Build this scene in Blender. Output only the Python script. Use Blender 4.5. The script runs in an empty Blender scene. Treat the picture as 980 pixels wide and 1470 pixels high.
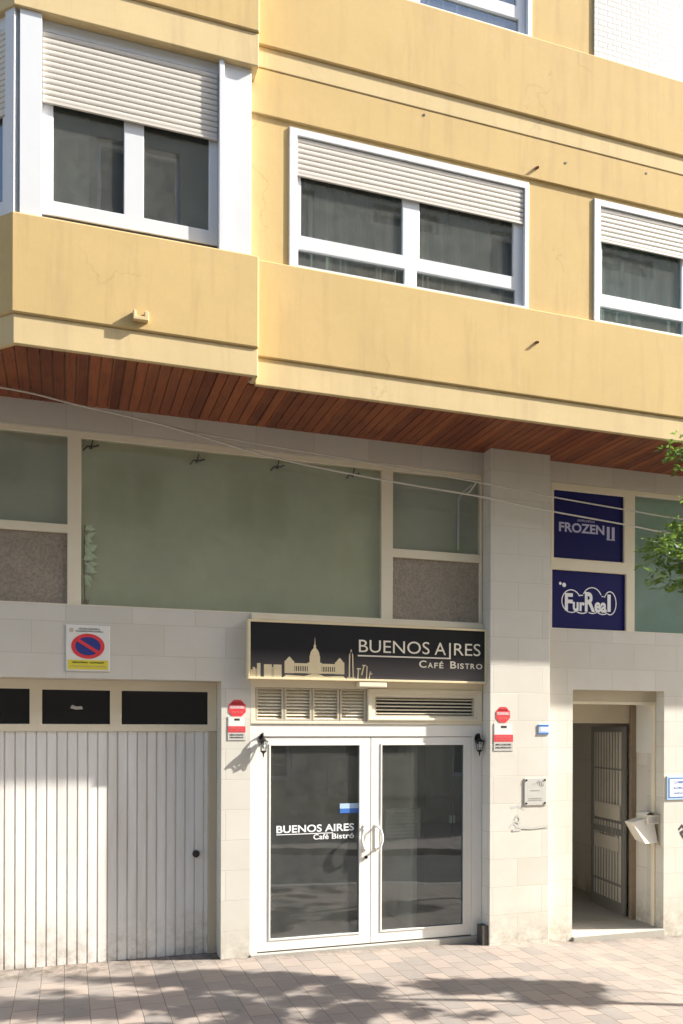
import bpy, math, random
from mathutils import Matrix, Vector, noise as mnoise
R = math.radians
random.seed(7)
scene = bpy.context.scene
col = scene.collection

# ------------------------------------------------------------------ camera, sky, sun, exposure
cam_d = bpy.data.cameras.new("camera"); cam = bpy.data.objects.new("camera", cam_d); col.objects.link(cam)
cam.location = (0, -8.2, 2.33)
cam_d.sensor_fit = 'VERTICAL'; cam_d.sensor_height = 36; cam_d.lens = 36 * 1200 / 1470
cam_d.shift_x = 0.0; cam_d.shift_y = (1044.8 - 735) / 1470
cam_d.clip_end = 800
YAW, PIT, ROL = R(18.27), R(-0.09), R(0.18)
cam.rotation_mode = 'QUATERNION'
_m = Matrix.Rotation(-YAW, 4, 'Z') @ Matrix.Rotation(math.pi/2 + PIT, 4, 'X') @ Matrix.Rotation(ROL, 4, 'Z')
cam.rotation_quaternion = _m.to_quaternion()
scene.camera = cam

SUN = Vector((3.75, -1.0, 2.74)).normalized()
world = bpy.data.worlds.new("World"); scene.world = world; world.use_nodes = True
wn = world.node_tree.nodes; wl = world.node_tree.links
sky = wn.new('ShaderNodeTexSky'); sky.sky_type = 'NISHITA'; sky.sun_disc = False
sky.sun_elevation = math.asin(SUN.z); sky.sun_rotation = math.atan2(SUN.x, SUN.y)
sky.dust_density = 2.0; sky.ozone_density = 0.7
wl.new(sky.outputs[0], wn['Background'].inputs[0]); wn['Background'].inputs[1].default_value = 0.145
sun_d = bpy.data.lights.new("sun", 'SUN'); sun_d.energy = 5.0; sun_d.angle = R(0.5); sun_d.color = (1.0, 0.95, 0.86)
sun = bpy.data.objects.new("sun", sun_d); col.objects.link(sun)
sun.rotation_mode = 'QUATERNION'; sun.rotation_quaternion = SUN.to_track_quat('Z', 'Y')
vs = scene.view_settings
vs.view_transform = 'Standard'; vs.look = 'None'; vs.gamma = 1; vs.use_curve_mapping = False
vs.exposure = 1.55
scene.cycles.max_bounces = 8; scene.cycles.transparent_max_bounces = 16

# ------------------------------------------------------------------ tagging and mesh helpers
def tag(o, label=None, cat=None, group=None, kind=None):
    if label: o['label'] = label
    if cat: o['category'] = cat
    if group: o['group'] = group
    if kind: o['kind'] = kind
    return o

def wloc(o):
    v = Vector((0, 0, 0))
    while o is not None:
        v += o.location; o = o.parent
    return v

def empty(name, loc):
    e = bpy.data.objects.new(name, None); col.objects.link(e); e.location = loc
    e.empty_display_size = 0.2
    return e

class MB:
    def __init__(s, xf=None): s.v = []; s.f = []; s.m = []; s.xf = xf; s.cur = 0
    def add(s, vs_, fs):
        b = len(s.v)
        for p in vs_:
            p = Vector(p)
            s.v.append(s.xf @ p if s.xf else p)
        for f in fs: s.f.append([b + i for i in f]); s.m.append(s.cur)
        return s
    def box(s, x0, x1, y0, y1, z0, z1):
        return s.add([(x0,y0,z0),(x1,y0,z0),(x1,y1,z0),(x0,y1,z0),(x0,y0,z1),(x1,y0,z1),(x1,y1,z1),(x0,y1,z1)],
                     [(0,3,2,1),(4,5,6,7),(0,1,5,4),(1,2,6,5),(2,3,7,6),(3,0,4,7)])
    def prism(s, pts, z0, z1):            # plan polygon, counter clockwise
        n = len(pts)
        return s.add([(x,y,z0) for x,y in pts]+[(x,y,z1) for x,y in pts],
                     [tuple(range(n))[::-1], tuple(range(n,2*n))]+[(i,(i+1)%n,n+(i+1)%n,n+i) for i in range(n)])
    def plate(s, pts, y0, y1):            # polygon in x,z seen from the street, extruded in y
        n = len(pts)
        return s.add([(x,y0,z) for x,z in pts]+[(x,y1,z) for x,z in pts],
                     [tuple(range(n)), tuple(range(n,2*n))[::-1]]+[(i,n+i,n+(i+1)%n,(i+1)%n) for i in range(n)])
    def wall(s, x0, x1, z0, z1, holes, y0, y1):   # slab in the x,z plane with rectangular openings
        xs = sorted({x0, x1, *[min(max(h[0],x0),x1) for h in holes], *[min(max(h[1],x0),x1) for h in holes]})
        zs = sorted({z0, z1, *[min(max(h[2],z0),z1) for h in holes], *[min(max(h[3],z0),z1) for h in holes]})
        def solid(i, j):
            if i < 0 or j < 0 or i >= len(xs)-1 or j >= len(zs)-1: return False
            cx = (xs[i]+xs[i+1])/2; cz = (zs[j]+zs[j+1])/2
            return not any(h[0] < cx < h[1] and h[2] < cz < h[3] for h in holes)
        idx = {}; V = []; F = []
        def vid(i, j, k):
            if (i,j,k) not in idx:
                idx[(i,j,k)] = len(V); V.append((xs[i], (y0,y1)[k], zs[j]))
            return idx[(i,j,k)]
        for i in range(len(xs)-1):
            for j in range(len(zs)-1):
                if not solid(i,j): continue
                F.append((vid(i,j,0),vid(i+1,j,0),vid(i+1,j+1,0),vid(i,j+1,0)))
                F.append((vid(i,j,1),vid(i,j+1,1),vid(i+1,j+1,1),vid(i+1,j,1)))
                if not solid(i-1,j): F.append((vid(i,j,0),vid(i,j+1,0),vid(i,j+1,1),vid(i,j,1)))
                if not solid(i+1,j): F.append((vid(i+1,j,0),vid(i+1,j,1),vid(i+1,j+1,1),vid(i+1,j+1,0)))
                if not solid(i,j-1): F.append((vid(i,j,0),vid(i,j,1),vid(i+1,j,1),vid(i+1,j,0)))
                if not solid(i,j+1): F.append((vid(i,j+1,0),vid(i+1,j+1,0),vid(i+1,j+1,1),vid(i,j+1,1)))
        return s.add(V, F)
    def cyl(s, p0, p1, r0, r1=None, n=12):
        return s.tube([p0, p1], [r0, r0 if r1 is None else r1], n)
    def tube(s, pts, rad, n=8):
        pts = [Vector(p) for p in pts]
        if not isinstance(rad, (list, tuple)): rad = [rad]*len(pts)
        V = []; F = []; up = None
        for i, p in enumerate(pts):
            d = (pts[min(i+1,len(pts)-1)] - pts[max(i-1,0)])
            if d.length < 1e-9: d = Vector((0,0,1))
            d.normalize()
            if up is None:
                up = Vector((0,0,1)) if abs(d.z) < .9 else Vector((1,0,0))
            a = d.cross(up)
            if a.length < 1e-6: a = d.orthogonal()
            a.normalize(); b = a.cross(d).normalized(); up = b
            for k in range(n):
                t = 2*math.pi*k/n
                V.append(p + (a*math.cos(t) + b*math.sin(t))*rad[i])
        for i in range(len(pts)-1):
            for k in range(n):
                F.append((i*n+k, (i+1)*n+k, (i+1)*n+(k+1)%n, i*n+(k+1)%n))
        F.append(tuple(range(n))); F.append(tuple(range((len(pts)-1)*n, len(pts)*n))[::-1])
        return s.add(V, F)
    def ico(s, c, r, n=8, sz=1.0):
        V = []; F = []; c = Vector(c); m = n//2
        for j in range(m+1):
            ph = math.pi*j/m
            for k in range(n):
                t = 2*math.pi*k/n
                V.append(c + Vector((r*math.sin(ph)*math.cos(t), r*math.sin(ph)*math.sin(t), sz*r*math.cos(ph))))
        for j in range(m):
            for k in range(n): F.append((j*n+k, (j+1)*n+k, (j+1)*n+(k+1)%n, j*n+(k+1)%n))
        return s.add(V, F)
    def build(s, name, mat, parent=None, bevel=0.0, smooth=False, label=None):
        me = bpy.data.meshes.new(name)
        off = wloc(parent) if parent is not None else Vector((0,0,0))
        me.from_pydata([tuple(p-off) for p in s.v], [], s.f); 
        mats = mat if isinstance(mat, (list, tuple)) else [mat]
        for m in mats: me.materials.append(m)
        me.polygons.foreach_set('material_index', s.m)
        me.update()
        o = bpy.data.objects.new(name, me); col.objects.link(o)
        if parent is not None: o.parent = parent
        if smooth:
            for p in me.polygons: p.use_smooth = True
        if bevel > 0:
            b = o.modifiers.new('bevel', 'BEVEL'); b.width = bevel; b.segments = 2; b.limit_method = 'ANGLE'; b.angle_limit = R(50)
            b.harden_normals = False
        if label: o['label'] = label
        return o

# ------------------------------------------------------------------ materials
def nodes(name):
    m = bpy.data.materials.new(name); m.use_nodes = True
    nt = m.node_tree; return m, nt, nt.nodes, nt.links, nt.nodes['Principled BSDF']

def mix_rgb(nt, a, b, fac, mode='MIX'):
    n = nt.nodes.new('ShaderNodeMix'); n.data_type = 'RGBA'; n.blend_type = mode
    for sock, val in ((n.inputs[0], fac), (n.inputs[6], a), (n.inputs[7], b)):
        if hasattr(val, 'is_output') or isinstance(val, bpy.types.NodeSocket): nt.links.new(val, sock)
        elif isinstance(val, (int, float)): sock.default_value = val
        else: sock.default_value = (*val, 1) if len(val) == 3 else val
    return n.outputs[2]

def noise(nt, scale, detail=4, rough=.6, vec=None, scl=None):
    if vec is None:
        tc = nt.nodes.new('ShaderNodeTexCoord'); vec = tc.outputs['Object']
    if scl:
        mp = nt.nodes.new('ShaderNodeMapping'); mp.inputs['Scale'].default_value = scl
        nt.links.new(vec, mp.inputs[0]); vec = mp.outputs[0]
    n = nt.nodes.new('ShaderNodeTexNoise'); n.inputs['Scale'].default_value = scale
    n.inputs['Detail'].default_value = detail; n.inputs['Roughness'].default_value = rough
    nt.links.new(vec, n.inputs['Vector']); return n.outputs['Fac']

def ramp(nt, src, p0, p1, c0=(0,0,0,1), c1=(1,1,1,1)):
    r = nt.nodes.new('ShaderNodeValToRGB'); r.color_ramp.elements[0].position = p0; r.color_ramp.elements[1].position = p1
    r.color_ramp.elements[0].color = c0; r.color_ramp.elements[1].color = c1
    nt.links.new(src, r.inputs[0]); return r.outputs[0]

def bump(nt, src, strength, dist=.01, prev=None):
    b = nt.nodes.new('ShaderNodeBump'); b.inputs['Strength'].default_value = strength; b.inputs['Distance'].default_value = dist
    nt.links.new(src, b.inputs['Height'])
    if prev: nt.links.new(prev, b.inputs['Normal'])
    return b.outputs[0]

def simple(name, c, rough=.5, metal=0, var=.08, scale=3, spec=.5, bmp=0, bscale=40):
    m, nt, N, L, P = nodes(name)
    a = tuple(max(0, x*(1-var)) for x in c); b = tuple(min(1, x*(1+var)) for x in c)
    L.new(mix_rgb(nt, a, b, noise(nt, scale, 5)), P.inputs['Base Color'])
    P.inputs['Roughness'].default_value = rough; P.inputs['Metallic'].default_value = metal
    P.inputs['Specular IOR Level'].default_value = spec
    if bmp: L.new(bump(nt, noise(nt, bscale, 6), bmp, .01), P.inputs['Normal'])
    return m

def stucco(name, c):
    m, nt, N, L, P = nodes(name)
    big = noise(nt, .9, 5, .65); st = noise(nt, 2.2, 6, .7, scl=(3.2, 3.2, .30))
    spots = ramp(nt, noise(nt, 5.0, 6, .7), .55, .8)
    c1 = mix_rgb(nt, tuple(x*.78 for x in c), tuple(min(1, x*1.08) for x in c), big)
    dirt = ramp(nt, st, .5, .78)
    c2 = mix_rgb(nt, c1, (c[0]*.72, c[1]*.70, c[2]*.75), mix_rgb(nt, (0,0,0), (.8,.8,.8), dirt))
    c3 = mix_rgb(nt, c2, (c[0]*1.02, c[1]*1.08, min(1, c[2]*1.5)), mix_rgb(nt, (0,0,0), (.35,.35,.35), spots))
    grain = ramp(nt, noise(nt, 38, 5, .8), .35, .7)
    c3 = mix_rgb(nt, c3, tuple(x*.84 for x in c), mix_rgb(nt, (0,0,0), (.45,.45,.45), grain))
    vo = N.new('ShaderNodeTexVoronoi'); vo.feature = 'DISTANCE_TO_EDGE'; vo.inputs['Scale'].default_value = .55
    tcv = N.new('ShaderNodeTexCoord'); wv = N.new('ShaderNodeTexNoise'); wv.inputs['Scale'].default_value = 2.5; wv.inputs['Detail'].default_value = 5; L.new(tcv.outputs['Object'], wv.inputs['Vector'])
    vm = N.new('ShaderNodeVectorMath'); vm.operation = 'MULTIPLY_ADD'; vm.inputs[1].default_value = (.9,.9,.9); L.new(wv.outputs['Color'], vm.inputs[0]); L.new(tcv.outputs['Object'], vm.inputs[2]); L.new(vm.outputs[0], vo.inputs['Vector'])
    crack = ramp(nt, vo.outputs['Distance'], .0, .006, (1,1,1,1), (0,0,0,1)); cmask = ramp(nt, noise(nt, .8, 2), .55, .62)
    cm = mix_rgb(nt, crack, cmask, 1.0, 'MULTIPLY')
    c3 = mix_rgb(nt, c3, tuple(x*.45 for x in c), mix_rgb(nt, (0,0,0), (.3,.3,.3), cm))
    L.new(c3, P.inputs['Base Color']); P.inputs['Roughness'].default_value = .9
    P.inputs['Specular IOR Level'].default_value = .2
    b1 = bump(nt, noise(nt, 3.5, 3), .12, .012); b2 = bump(nt, noise(nt, 90, 4), .15, .003, b1)
    L.new(b2, P.inputs['Normal'])
    return m

def tile_wall(name, c, w=.60, h=.30, mort=.004):
    m, nt, N, L, P = nodes(name)
    tc = N.new('ShaderNodeTexCoord'); sp = N.new('ShaderNodeSeparateXYZ'); L.new(tc.outputs['Object'], sp.inputs[0])
    ad = N.new('ShaderNodeMath'); ad.operation = 'ADD'; L.new(sp.outputs[0], ad.inputs[0]); L.new(sp.outputs[1], ad.inputs[1])
    cb = N.new('ShaderNodeCombineXYZ'); L.new(ad.outputs[0], cb.inputs[0]); L.new(sp.outputs[2], cb.inputs[1])
    br = N.new('ShaderNodeTexBrick'); L.new(cb.outputs[0], br.inputs['Vector'])
    br.inputs['Scale'].default_value = 1; br.inputs['Brick Width'].default_value = w; br.inputs['Row Height'].default_value = h
    br.inputs['Mortar Size'].default_value = mort; br.inputs['Mortar Smooth'].default_value = .3; br.inputs['Bias'].default_value = 0
    br.inputs['Color1'].default_value = (c[0]*.93, c[1]*.93, c[2]*.92, 1); br.inputs['Color2'].default_value = (min(1,c[0]*1.04), min(1,c[1]*1.04), min(1,c[2]*1.04), 1)
    br.inputs['Mortar'].default_value = (c[0]*.80, c[1]*.78, c[2]*.74, 1)
    cl = ramp(nt, noise(nt, 1.8, 6, .7), .3, .75)
    c1 = mix_rgb(nt, br.outputs['Color'], (c[0]*.84, c[1]*.82, c[2]*.76), mix_rgb(nt, (0,0,0), (.55,.55,.55), cl))
    # splash dirt along the foot of the wall, a stain with its own shape
    mr = N.new('ShaderNodeMapRange'); mr.inputs['From Min'].default_value = .42; mr.inputs['From Max'].default_value = -.1
    L.new(sp.outputs[2], mr.inputs[0])
    mu = N.new('ShaderNodeMath'); mu.operation = 'MULTIPLY'; L.new(mr.outputs[0], mu.inputs[0]); L.new(ramp(nt, noise(nt, 7, 6, .7), .4, .7), mu.inputs[1])
    c2 = mix_rgb(nt, c1, (.30,.26,.20), mu.outputs[0])
    L.new(c2, P.inputs['Base Color']); P.inputs['Roughness'].default_value = .42
    P.inputs['Specular IOR Level'].default_value = .4
    iv = N.new('ShaderNodeMath'); iv.operation = 'SUBTRACT'; iv.inputs[0].default_value = 1; L.new(br.outputs['Fac'], iv.inputs[1])
    L.new(bump(nt, noise(nt, 60, 3), .06, .004, bump(nt, iv.outputs[0], .35, .003)), P.inputs['Normal'])
    return m

def glass(name, tint=(.8,.84,.82), refl=.06, rough=.01, wav=.0, dust_haze=0):
    m = bpy.data.materials.new(name); m.use_nodes = True; nt = m.node_tree; nt.nodes.clear(); N = nt.nodes; L = nt.links
    out = N.new('ShaderNodeOutputMaterial'); mx = N.new('ShaderNodeMixShader'); tr = N.new('ShaderNodeBsdfTransparent'); gl = N.new('ShaderNodeBsdfGlossy')
    fr = N.new('ShaderNodeFresnel'); fr.inputs[0].default_value = 1.52
    ad = N.new('ShaderNodeMath'); ad.operation = 'ADD'; ad.use_clamp = True; ad.inputs[1].default_value = refl; L.new(fr.outputs[0], ad.inputs[0])
    tr.inputs[0].default_value = (*tint, 1); gl.inputs['Roughness'].default_value = rough; gl.inputs['Color'].default_value = (.84,.92,1.0,1)  # bluish gloss tint puts sky colour into the reflections
    b = bump(nt, noise(nt, 1.6, 2), .035 + wav, .02); L.new(b, gl.inputs['Normal'])
    geo = N.new('ShaderNodeNewGeometry'); bf = N.new('ShaderNodeMath'); bf.operation = 'SUBTRACT'; bf.inputs[0].default_value = 1; L.new(geo.outputs['Backfacing'], bf.inputs[1])
    mf = N.new('ShaderNodeMath'); mf.operation = 'MULTIPLY'; L.new(ad.outputs[0], mf.inputs[0]); L.new(bf.outputs[0], mf.inputs[1])
    L.new(mf.outputs[0], mx.inputs[0]); L.new(tr.outputs[0], mx.inputs[1]); L.new(gl.outputs[0], mx.inputs[2]); last = mx.outputs[0]
    if dust_haze:  # dusty film doubling as painted grey haze over the dark rooms
        df = N.new('ShaderNodeBsdfDiffuse'); df.inputs[0].default_value = (.55,.54,.50,1); m2 = N.new('ShaderNodeMixShader')
        dn = ramp(nt, noise(nt, 6.5, 9, .8), .3, .75, (dust_haze*.55,)*3+(1,), (dust_haze*1.5,)*3+(1,))
        L.new(dn, m2.inputs[0]); L.new(last, m2.inputs[1]); L.new(df.outputs[0], m2.inputs[2]); last = m2.outputs[0]
    L.new(last, out.inputs[0])
    return m

M = {}
M['yellow'] = stucco('ochre_stucco', (.57,.415,.192))
M['yellow_light'] = stucco('ochre_stucco_pale', (.62,.485,.265))
M['tile'] = tile_wall('pale_stone_tile', (.63,.605,.55))
M['white_tile'] = tile_wall('white_glazed_tile', (.52,.51,.495), .11, .055, .009)
M['white'] = simple('white_aluminium', (.60,.615,.635), .35, var=.03)
M['door_white'] = simple('white_painted_aluminium', (.78,.76,.71), .4, var=.05)
M['cream'] = simple('cream_painted_metal', (.74,.67,.52), .5, var=.07)
M['cream_dark'] = simple('tan_painted_metal', (.50,.44,.33), .55, var=.08)
M['shutter'] = simple('shutter_plastic', (.56,.525,.47), .5, var=.05)
M['black'] = simple('black_gloss', (.012,.012,.014), .25, var=.2)
M['iron'] = simple('black_iron', (.02,.018,.016), .45, metal=.6, var=.3, bmp=.2)
M['bars'] = simple('grey_metal_bars', (.27,.27,.26), .45, metal=.2)
M['rust'] = simple('rusty_pipe', (.20,.085,.04), .8, var=.4, scale=40)
M['dark_stone'] = simple('dark_skirting', (.06,.055,.05), .6, var=.3, scale=20)
M['concrete'] = simple('concrete', (.36,.34,.30), .85, var=.15, bmp=.3)
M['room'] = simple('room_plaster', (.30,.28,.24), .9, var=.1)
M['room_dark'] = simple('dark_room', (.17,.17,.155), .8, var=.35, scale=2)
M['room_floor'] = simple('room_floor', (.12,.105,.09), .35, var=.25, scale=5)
M['lobby'] = tile_wall('lobby_stone', (.70,.67,.62), .9, .62, .006)
M['lobby_dark'] = simple('lobby_grey_wall', (.68,.68,.67), .6, var=.15)
M['wood_brown'] = simple('varnished_wood', (.26,.20,.14), .45, var=.3, scale=12)
M['glass'] = glass('window_glass', (.66,.70,.68), .09, dust_haze=.08)
M['glass_door'] = glass('door_glass', (.66,.70,.68), .08, .02, dust_haze=.06)
M['glass_mezz'] = glass('mezzanine_glass', (.92,.94,.92), .035, .07, dust_haze=.04)
M['gold'] = simple('sign_gold', (.78,.66,.42), .5, var=.10, scale=30)
M['sign_text'] = simple('sign_cream_print', (.86,.80,.66), .5, var=.02)
M['white_print'] = simple('white_print', (.84,.85,.86), .5, var=.02)
M['ink'] = simple('black_ink', (.03,.03,.03), .6)
M['red'] = simple('red_print', (.68,.05,.06), .45, var=.08, scale=20)
M['red_dark'] = simple('dark_red_print', (.28,.015,.03), .45)
M['red_pale'] = simple('faded_red_print', (.72,.22,.22), .45)
M['navy'] = simple('navy_vinyl', (.009,.010,.095), .6, var=.2, scale=2, spec=.15)
M['navy_pale'] = simple('pale_violet_print', (.42,.42,.62), .45)
M['blue'] = simple('blue_print', (.05,.16,.50), .45)
M['blue_pale'] = simple('pale_blue_print', (.42,.58,.78), .45)
M['signyellow'] = simple('yellow_print', (.72,.62,.05), .5)
M['signblue'] = simple('sign_blue', (.03,.045,.22), .4)
M['plate_white'] = simple('white_plate', (.74,.73,.68), .4)
M['plate_grey'] = simple('brushed_grey_plate', (.50,.49,.46), .4, var=.05)
M['graffiti_grey'] = simple('faded_grey_spray', (.50,.49,.46), .8)
M['paper'] = simple('paper', (.70,.66,.58), .8, var=.08, scale=12, bmp=.3, bscale=15)
M['cable'] = simple('grey_cable', (.55,.52,.46), .6)
M['bark'] = simple('bark', (.13,.10,.075), .9, var=.35, scale=12, bmp=.8, bscale=20)

# corrugated garage sheet: pale with grime
def garage_mat():
    m, nt, N, L, P = nodes('ribbed_steel_paint')
    s = ramp(nt, noise(nt, 1.5, 6, .7, scl=(3, 1, .4)), .4, .8)
    a = mix_rgb(nt, (.78,.77,.74), (.62,.58,.52), s)
    tc = N.new('ShaderNodeTexCoord'); sp = N.new('ShaderNodeSeparateXYZ'); L.new(tc.outputs['Object'], sp.inputs[0])
    mr = N.new('ShaderNodeMapRange'); mr.inputs['From Min'].default_value = .55; mr.inputs['From Max'].default_value = 0; L.new(sp.outputs[2], mr.inputs[0])
    mu = N.new('ShaderNodeMath'); mu.operation = 'MULTIPLY'; L.new(mr.outputs[0], mu.inputs[0]); L.new(ramp(nt, noise(nt, 5, 7, .75), .42, .68), mu.inputs[1])
    a = mix_rgb(nt, a, (.34,.29,.23), mu.outputs[0])
    sc = ramp(nt, noise(nt, 9, 8, .8, scl=(1,1,2.5)), .66, .72)
    a = mix_rgb(nt, a, (.40,.36,.31), mix_rgb(nt, (0,0,0), (.5,.5,.5), sc))
    L.new(a, P.inputs['Base Color'])
    P.inputs['Roughness'].default_value = .4; return m
M['garage'] = garage_mat()

def soffit_mat():
    m, nt, N, L, P = nodes('varnished_soffit_planks')
    tc = N.new('ShaderNodeTexCoord'); sp = N.new('ShaderNodeSeparateXYZ'); L.new(tc.outputs['Object'], sp.inputs[0])
    dv = N.new('ShaderNodeMath'); dv.operation = 'DIVIDE'; dv.inputs[1].default_value = .095; L.new(sp.outputs[0], dv.inputs[0])
    fl = N.new('ShaderNodeMath'); fl.operation = 'FLOOR'; L.new(dv.outputs[0], fl.inputs[0])
    wnz = N.new('ShaderNodeTexWhiteNoise'); wnz.noise_dimensions = '1D'; L.new(fl.outputs[0], wnz.inputs['W'])
    grain = noise(nt, 5, 6, .7, scl=(9, .8, 1))
    a = mix_rgb(nt, (.13,.032,.014), (.31,.090,.032), wnz.outputs['Value'])
    wear = ramp(nt, noise(nt, 1.3, 5, .7), .45, .75)
    a = mix_rgb(nt, a, (.36,.135,.05), mix_rgb(nt, (0,0,0), (.5,.5,.5), wear))
    L.new(mix_rgb(nt, a, (.05,.012,.006), ramp(nt, grain, .5, .8)), P.inputs['Base Color'])
    P.inputs['Roughness'].default_value = .5; L.new(bump(nt, grain, .3, .004), P.inputs['Normal'])
    return m
M['soffit'] = soffit_mat()

def pane_back(name, c, var, scale, speck=0):
    m, nt, N, L, P = nodes(name)
    a = mix_rgb(nt, tuple(x*(1-var) for x in c), tuple(x*(1+var) for x in c), noise(nt, scale, 4, .6))
    if speck:
        a = mix_rgb(nt, a, tuple(x*.55 for x in c), mix_rgb(nt, (0,0,0), (speck,)*3, ramp(nt, noise(nt, 34, 5, .85), .42, .62)))
        P.inputs['Roughness'].default_value = .35
        L.new(bump(nt, noise(nt, 55, 3), .6, .01), P.inputs['Normal'])
    else: P.inputs['Roughness'].default_value = .7
    L.new(a, P.inputs['Base Color']); return m
M['green_panel'] = pane_back('green_grey_panel', (.475,.47,.335), .22, .9)
M['grey_panel'] = pane_back('grey_green_panel', (.36,.355,.29), .2, 1.2)
M['frosted'] = pane_back('frosted_pane', (.33,.28,.225), .25, 3, .8)
M['teal_panel'] = pane_back('teal_panel', (.25,.37,.34), .12, 1.2)
M['pale_backing'] = pane_back('pale_light_backing', (.80,.76,.68), .15, 6)
M['added_curtain'] = pane_back('added_grey_curtain', (.30,.31,.29), .3, 2)  # curtain added behind the panes to lighten the dark rooms
M['added_teal_curtain'] = pane_back('added_pale_teal_curtain', (.55,.70,.72), .25, 3)  # pale curtain added to lift the dark right window
M['curtain'] = pane_back('blue_curtain', (.16,.36,.66), .3, 2)

def paving_mat():
    m, nt, N, L, P = nodes('pavement_setts')
    tc = N.new('ShaderNodeTexCoord'); sp = N.new('ShaderNodeSeparateXYZ'); L.new(tc.outputs['Object'], sp.inputs[0])
    cb = N.new('ShaderNodeCombineXYZ'); L.new(sp.outputs[1], cb.inputs[0]); L.new(sp.outputs[0], cb.inputs[1])
    wb = noise(nt, 3, 2); 
    br = N.new('ShaderNodeTexBrick'); wob = N.new('ShaderNodeTexNoise'); wob.inputs['Scale'].default_value = 9; L.new(tc.outputs['Object'], wob.inputs['Vector'])
    vm = N.new('ShaderNodeVectorMath'); vm.operation = 'MULTIPLY_ADD'; vm.inputs[1].default_value = (.014,.014,0); L.new(wob.outputs['Color'], vm.inputs[0]); L.new(cb.outputs[0], vm.inputs[2])
    L.new(vm.outputs[0], br.inputs['Vector'])
    br.inputs['Scale'].default_value = 1; br.inputs['Brick Width'].default_value = .28; br.inputs['Row Height'].default_value = .20
    br.inputs['Mortar Size'].default_value = .005; br.inputs['Mortar Smooth'].default_value = .6; br.inputs['Bias'].default_value = -.1
    br.inputs['Color1'].default_value = (.265,.213,.180,1); br.inputs['Color2'].default_value = (.155,.141,.131,1)
    br.inputs['Mortar'].default_value = (.11,.085,.065,1)
    big = ramp(nt, noise(nt, 1.1, 6, .7), .35, .7); sm = noise(nt, 22, 6, .75)
    a = mix_rgb(nt, br.outputs['Color'], (.285,.25,.212), mix_rgb(nt, (0,0,0), (.5,.5,.5), big))
    a = mix_rgb(nt, a, (.16,.12,.09), mix_rgb(nt, (0,0,0), (.5,.5,.5), ramp(nt, sm, .55, .8)))
    gum = ramp(nt, noise(nt, 7, 2, .4), .72, .76)
    a = mix_rgb(nt, a, (.12,.10,.085), mix_rgb(nt, (0,0,0), (.6,.6,.6), gum))
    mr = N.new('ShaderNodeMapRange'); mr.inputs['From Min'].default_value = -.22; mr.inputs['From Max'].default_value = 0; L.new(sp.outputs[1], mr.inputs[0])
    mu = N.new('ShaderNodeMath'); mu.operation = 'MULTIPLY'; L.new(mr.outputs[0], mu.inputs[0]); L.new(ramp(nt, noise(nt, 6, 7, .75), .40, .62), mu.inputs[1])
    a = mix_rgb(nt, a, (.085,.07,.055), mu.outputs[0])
    L.new(a, P.inputs['Base Color']); P.inputs['Roughness'].default_value = .8
    iv = N.new('ShaderNodeMath'); iv.operation = 'SUBTRACT'; iv.inputs[0].default_value = 1; L.new(br.outputs['Fac'], iv.inputs[1])
    L.new(bump(nt, sm, .3, .006, bump(nt, iv.outputs[0], .8, .006)), P.inputs['Normal'])
    return m
M['paving'] = paving_mat()
M['asphalt'] = simple('asphalt', (.055,.053,.05), .9, var=.25, scale=6, bmp=.6, bscale=120)
M['kerb'] = simple('kerb_granite', (.32,.30,.27), .8, var=.2, scale=30, bmp=.3)
M['earth'] = simple('dry_ground', (.22,.19,.15), .95, var=.2, scale=.5)
M['far_wall'] = tile_wall('opposite_render', (.42,.38,.29), 2.4, 3.0, .02)
M['far_glass'] = simple('opposite_window_glass', (.05,.06,.065), .1)

def leaf_mat():
    m, nt, N, L, P = nodes('leaf')
    tc = N.new('ShaderNodeTexCoord')
    rnd = noise(nt, 2.2, 3, .6, vec=tc.outputs['Object'])
    c = mix_rgb(nt, (.035,.085,.018), (.18,.28,.05), ramp(nt, rnd, .35, .7))
    L.new(c, P.inputs['Base Color']); P.inputs['Roughness'].default_value = .45
    tl = N.new('ShaderNodeBsdfTranslucent'); L.new(mix_rgb(nt, (.10,.20,.03), (.25,.38,.06), rnd), tl.inputs[0])
    mx = N.new('ShaderNodeMixShader'); mx.inputs[0].default_value = .33
    out = nt.nodes['Material Output']; L.new(P.outputs[0], mx.inputs[1]); L.new(tl.outputs[0], mx.inputs[2]); L.new(mx.outputs[0], out.inputs[0])
    return m
M['leaf'] = leaf_mat()

# ------------------------------------------------------------------ lettering helpers (flat print on real surfaces)
def text_mesh(name, txt, x0, x1, zb, zt, y, mat, parent, th=.002, bold=.012, hfit=True, label=None):
    cu = bpy.data.curves.new(name+'_c', 'FONT'); cu.body = txt; cu.size = 1; cu.offset = bold; cu.extrude = 0; cu.resolution_u = 4
    to = bpy.data.objects.new(name+'_t', cu); col.objects.link(to)
    dg = bpy.context.evaluated_depsgraph_get(); dg.update()
    me = bpy.data.meshes.new_from_object(to.evaluated_get(dg))
    bpy.data.objects.remove(to); bpy.data.curves.remove(cu)
    xs = [v.co.x for v in me.vertices]; ys = [v.co.y for v in me.vertices]
    ax, bx, ay, by = min(xs), max(xs), min(ys), max(ys)
    b = MB(); 
    sx = (x1-x0)/(bx-ax); sz = (zt-zb)/(by-ay)
    b.add([(x0+(v.co.x-ax)*sx, y, zb+(v.co.y-ay)*sz) for v in me.vertices], [tuple(p.vertices) for p in me.polygons])
    bpy.data.meshes.remove(me)
    return b

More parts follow.
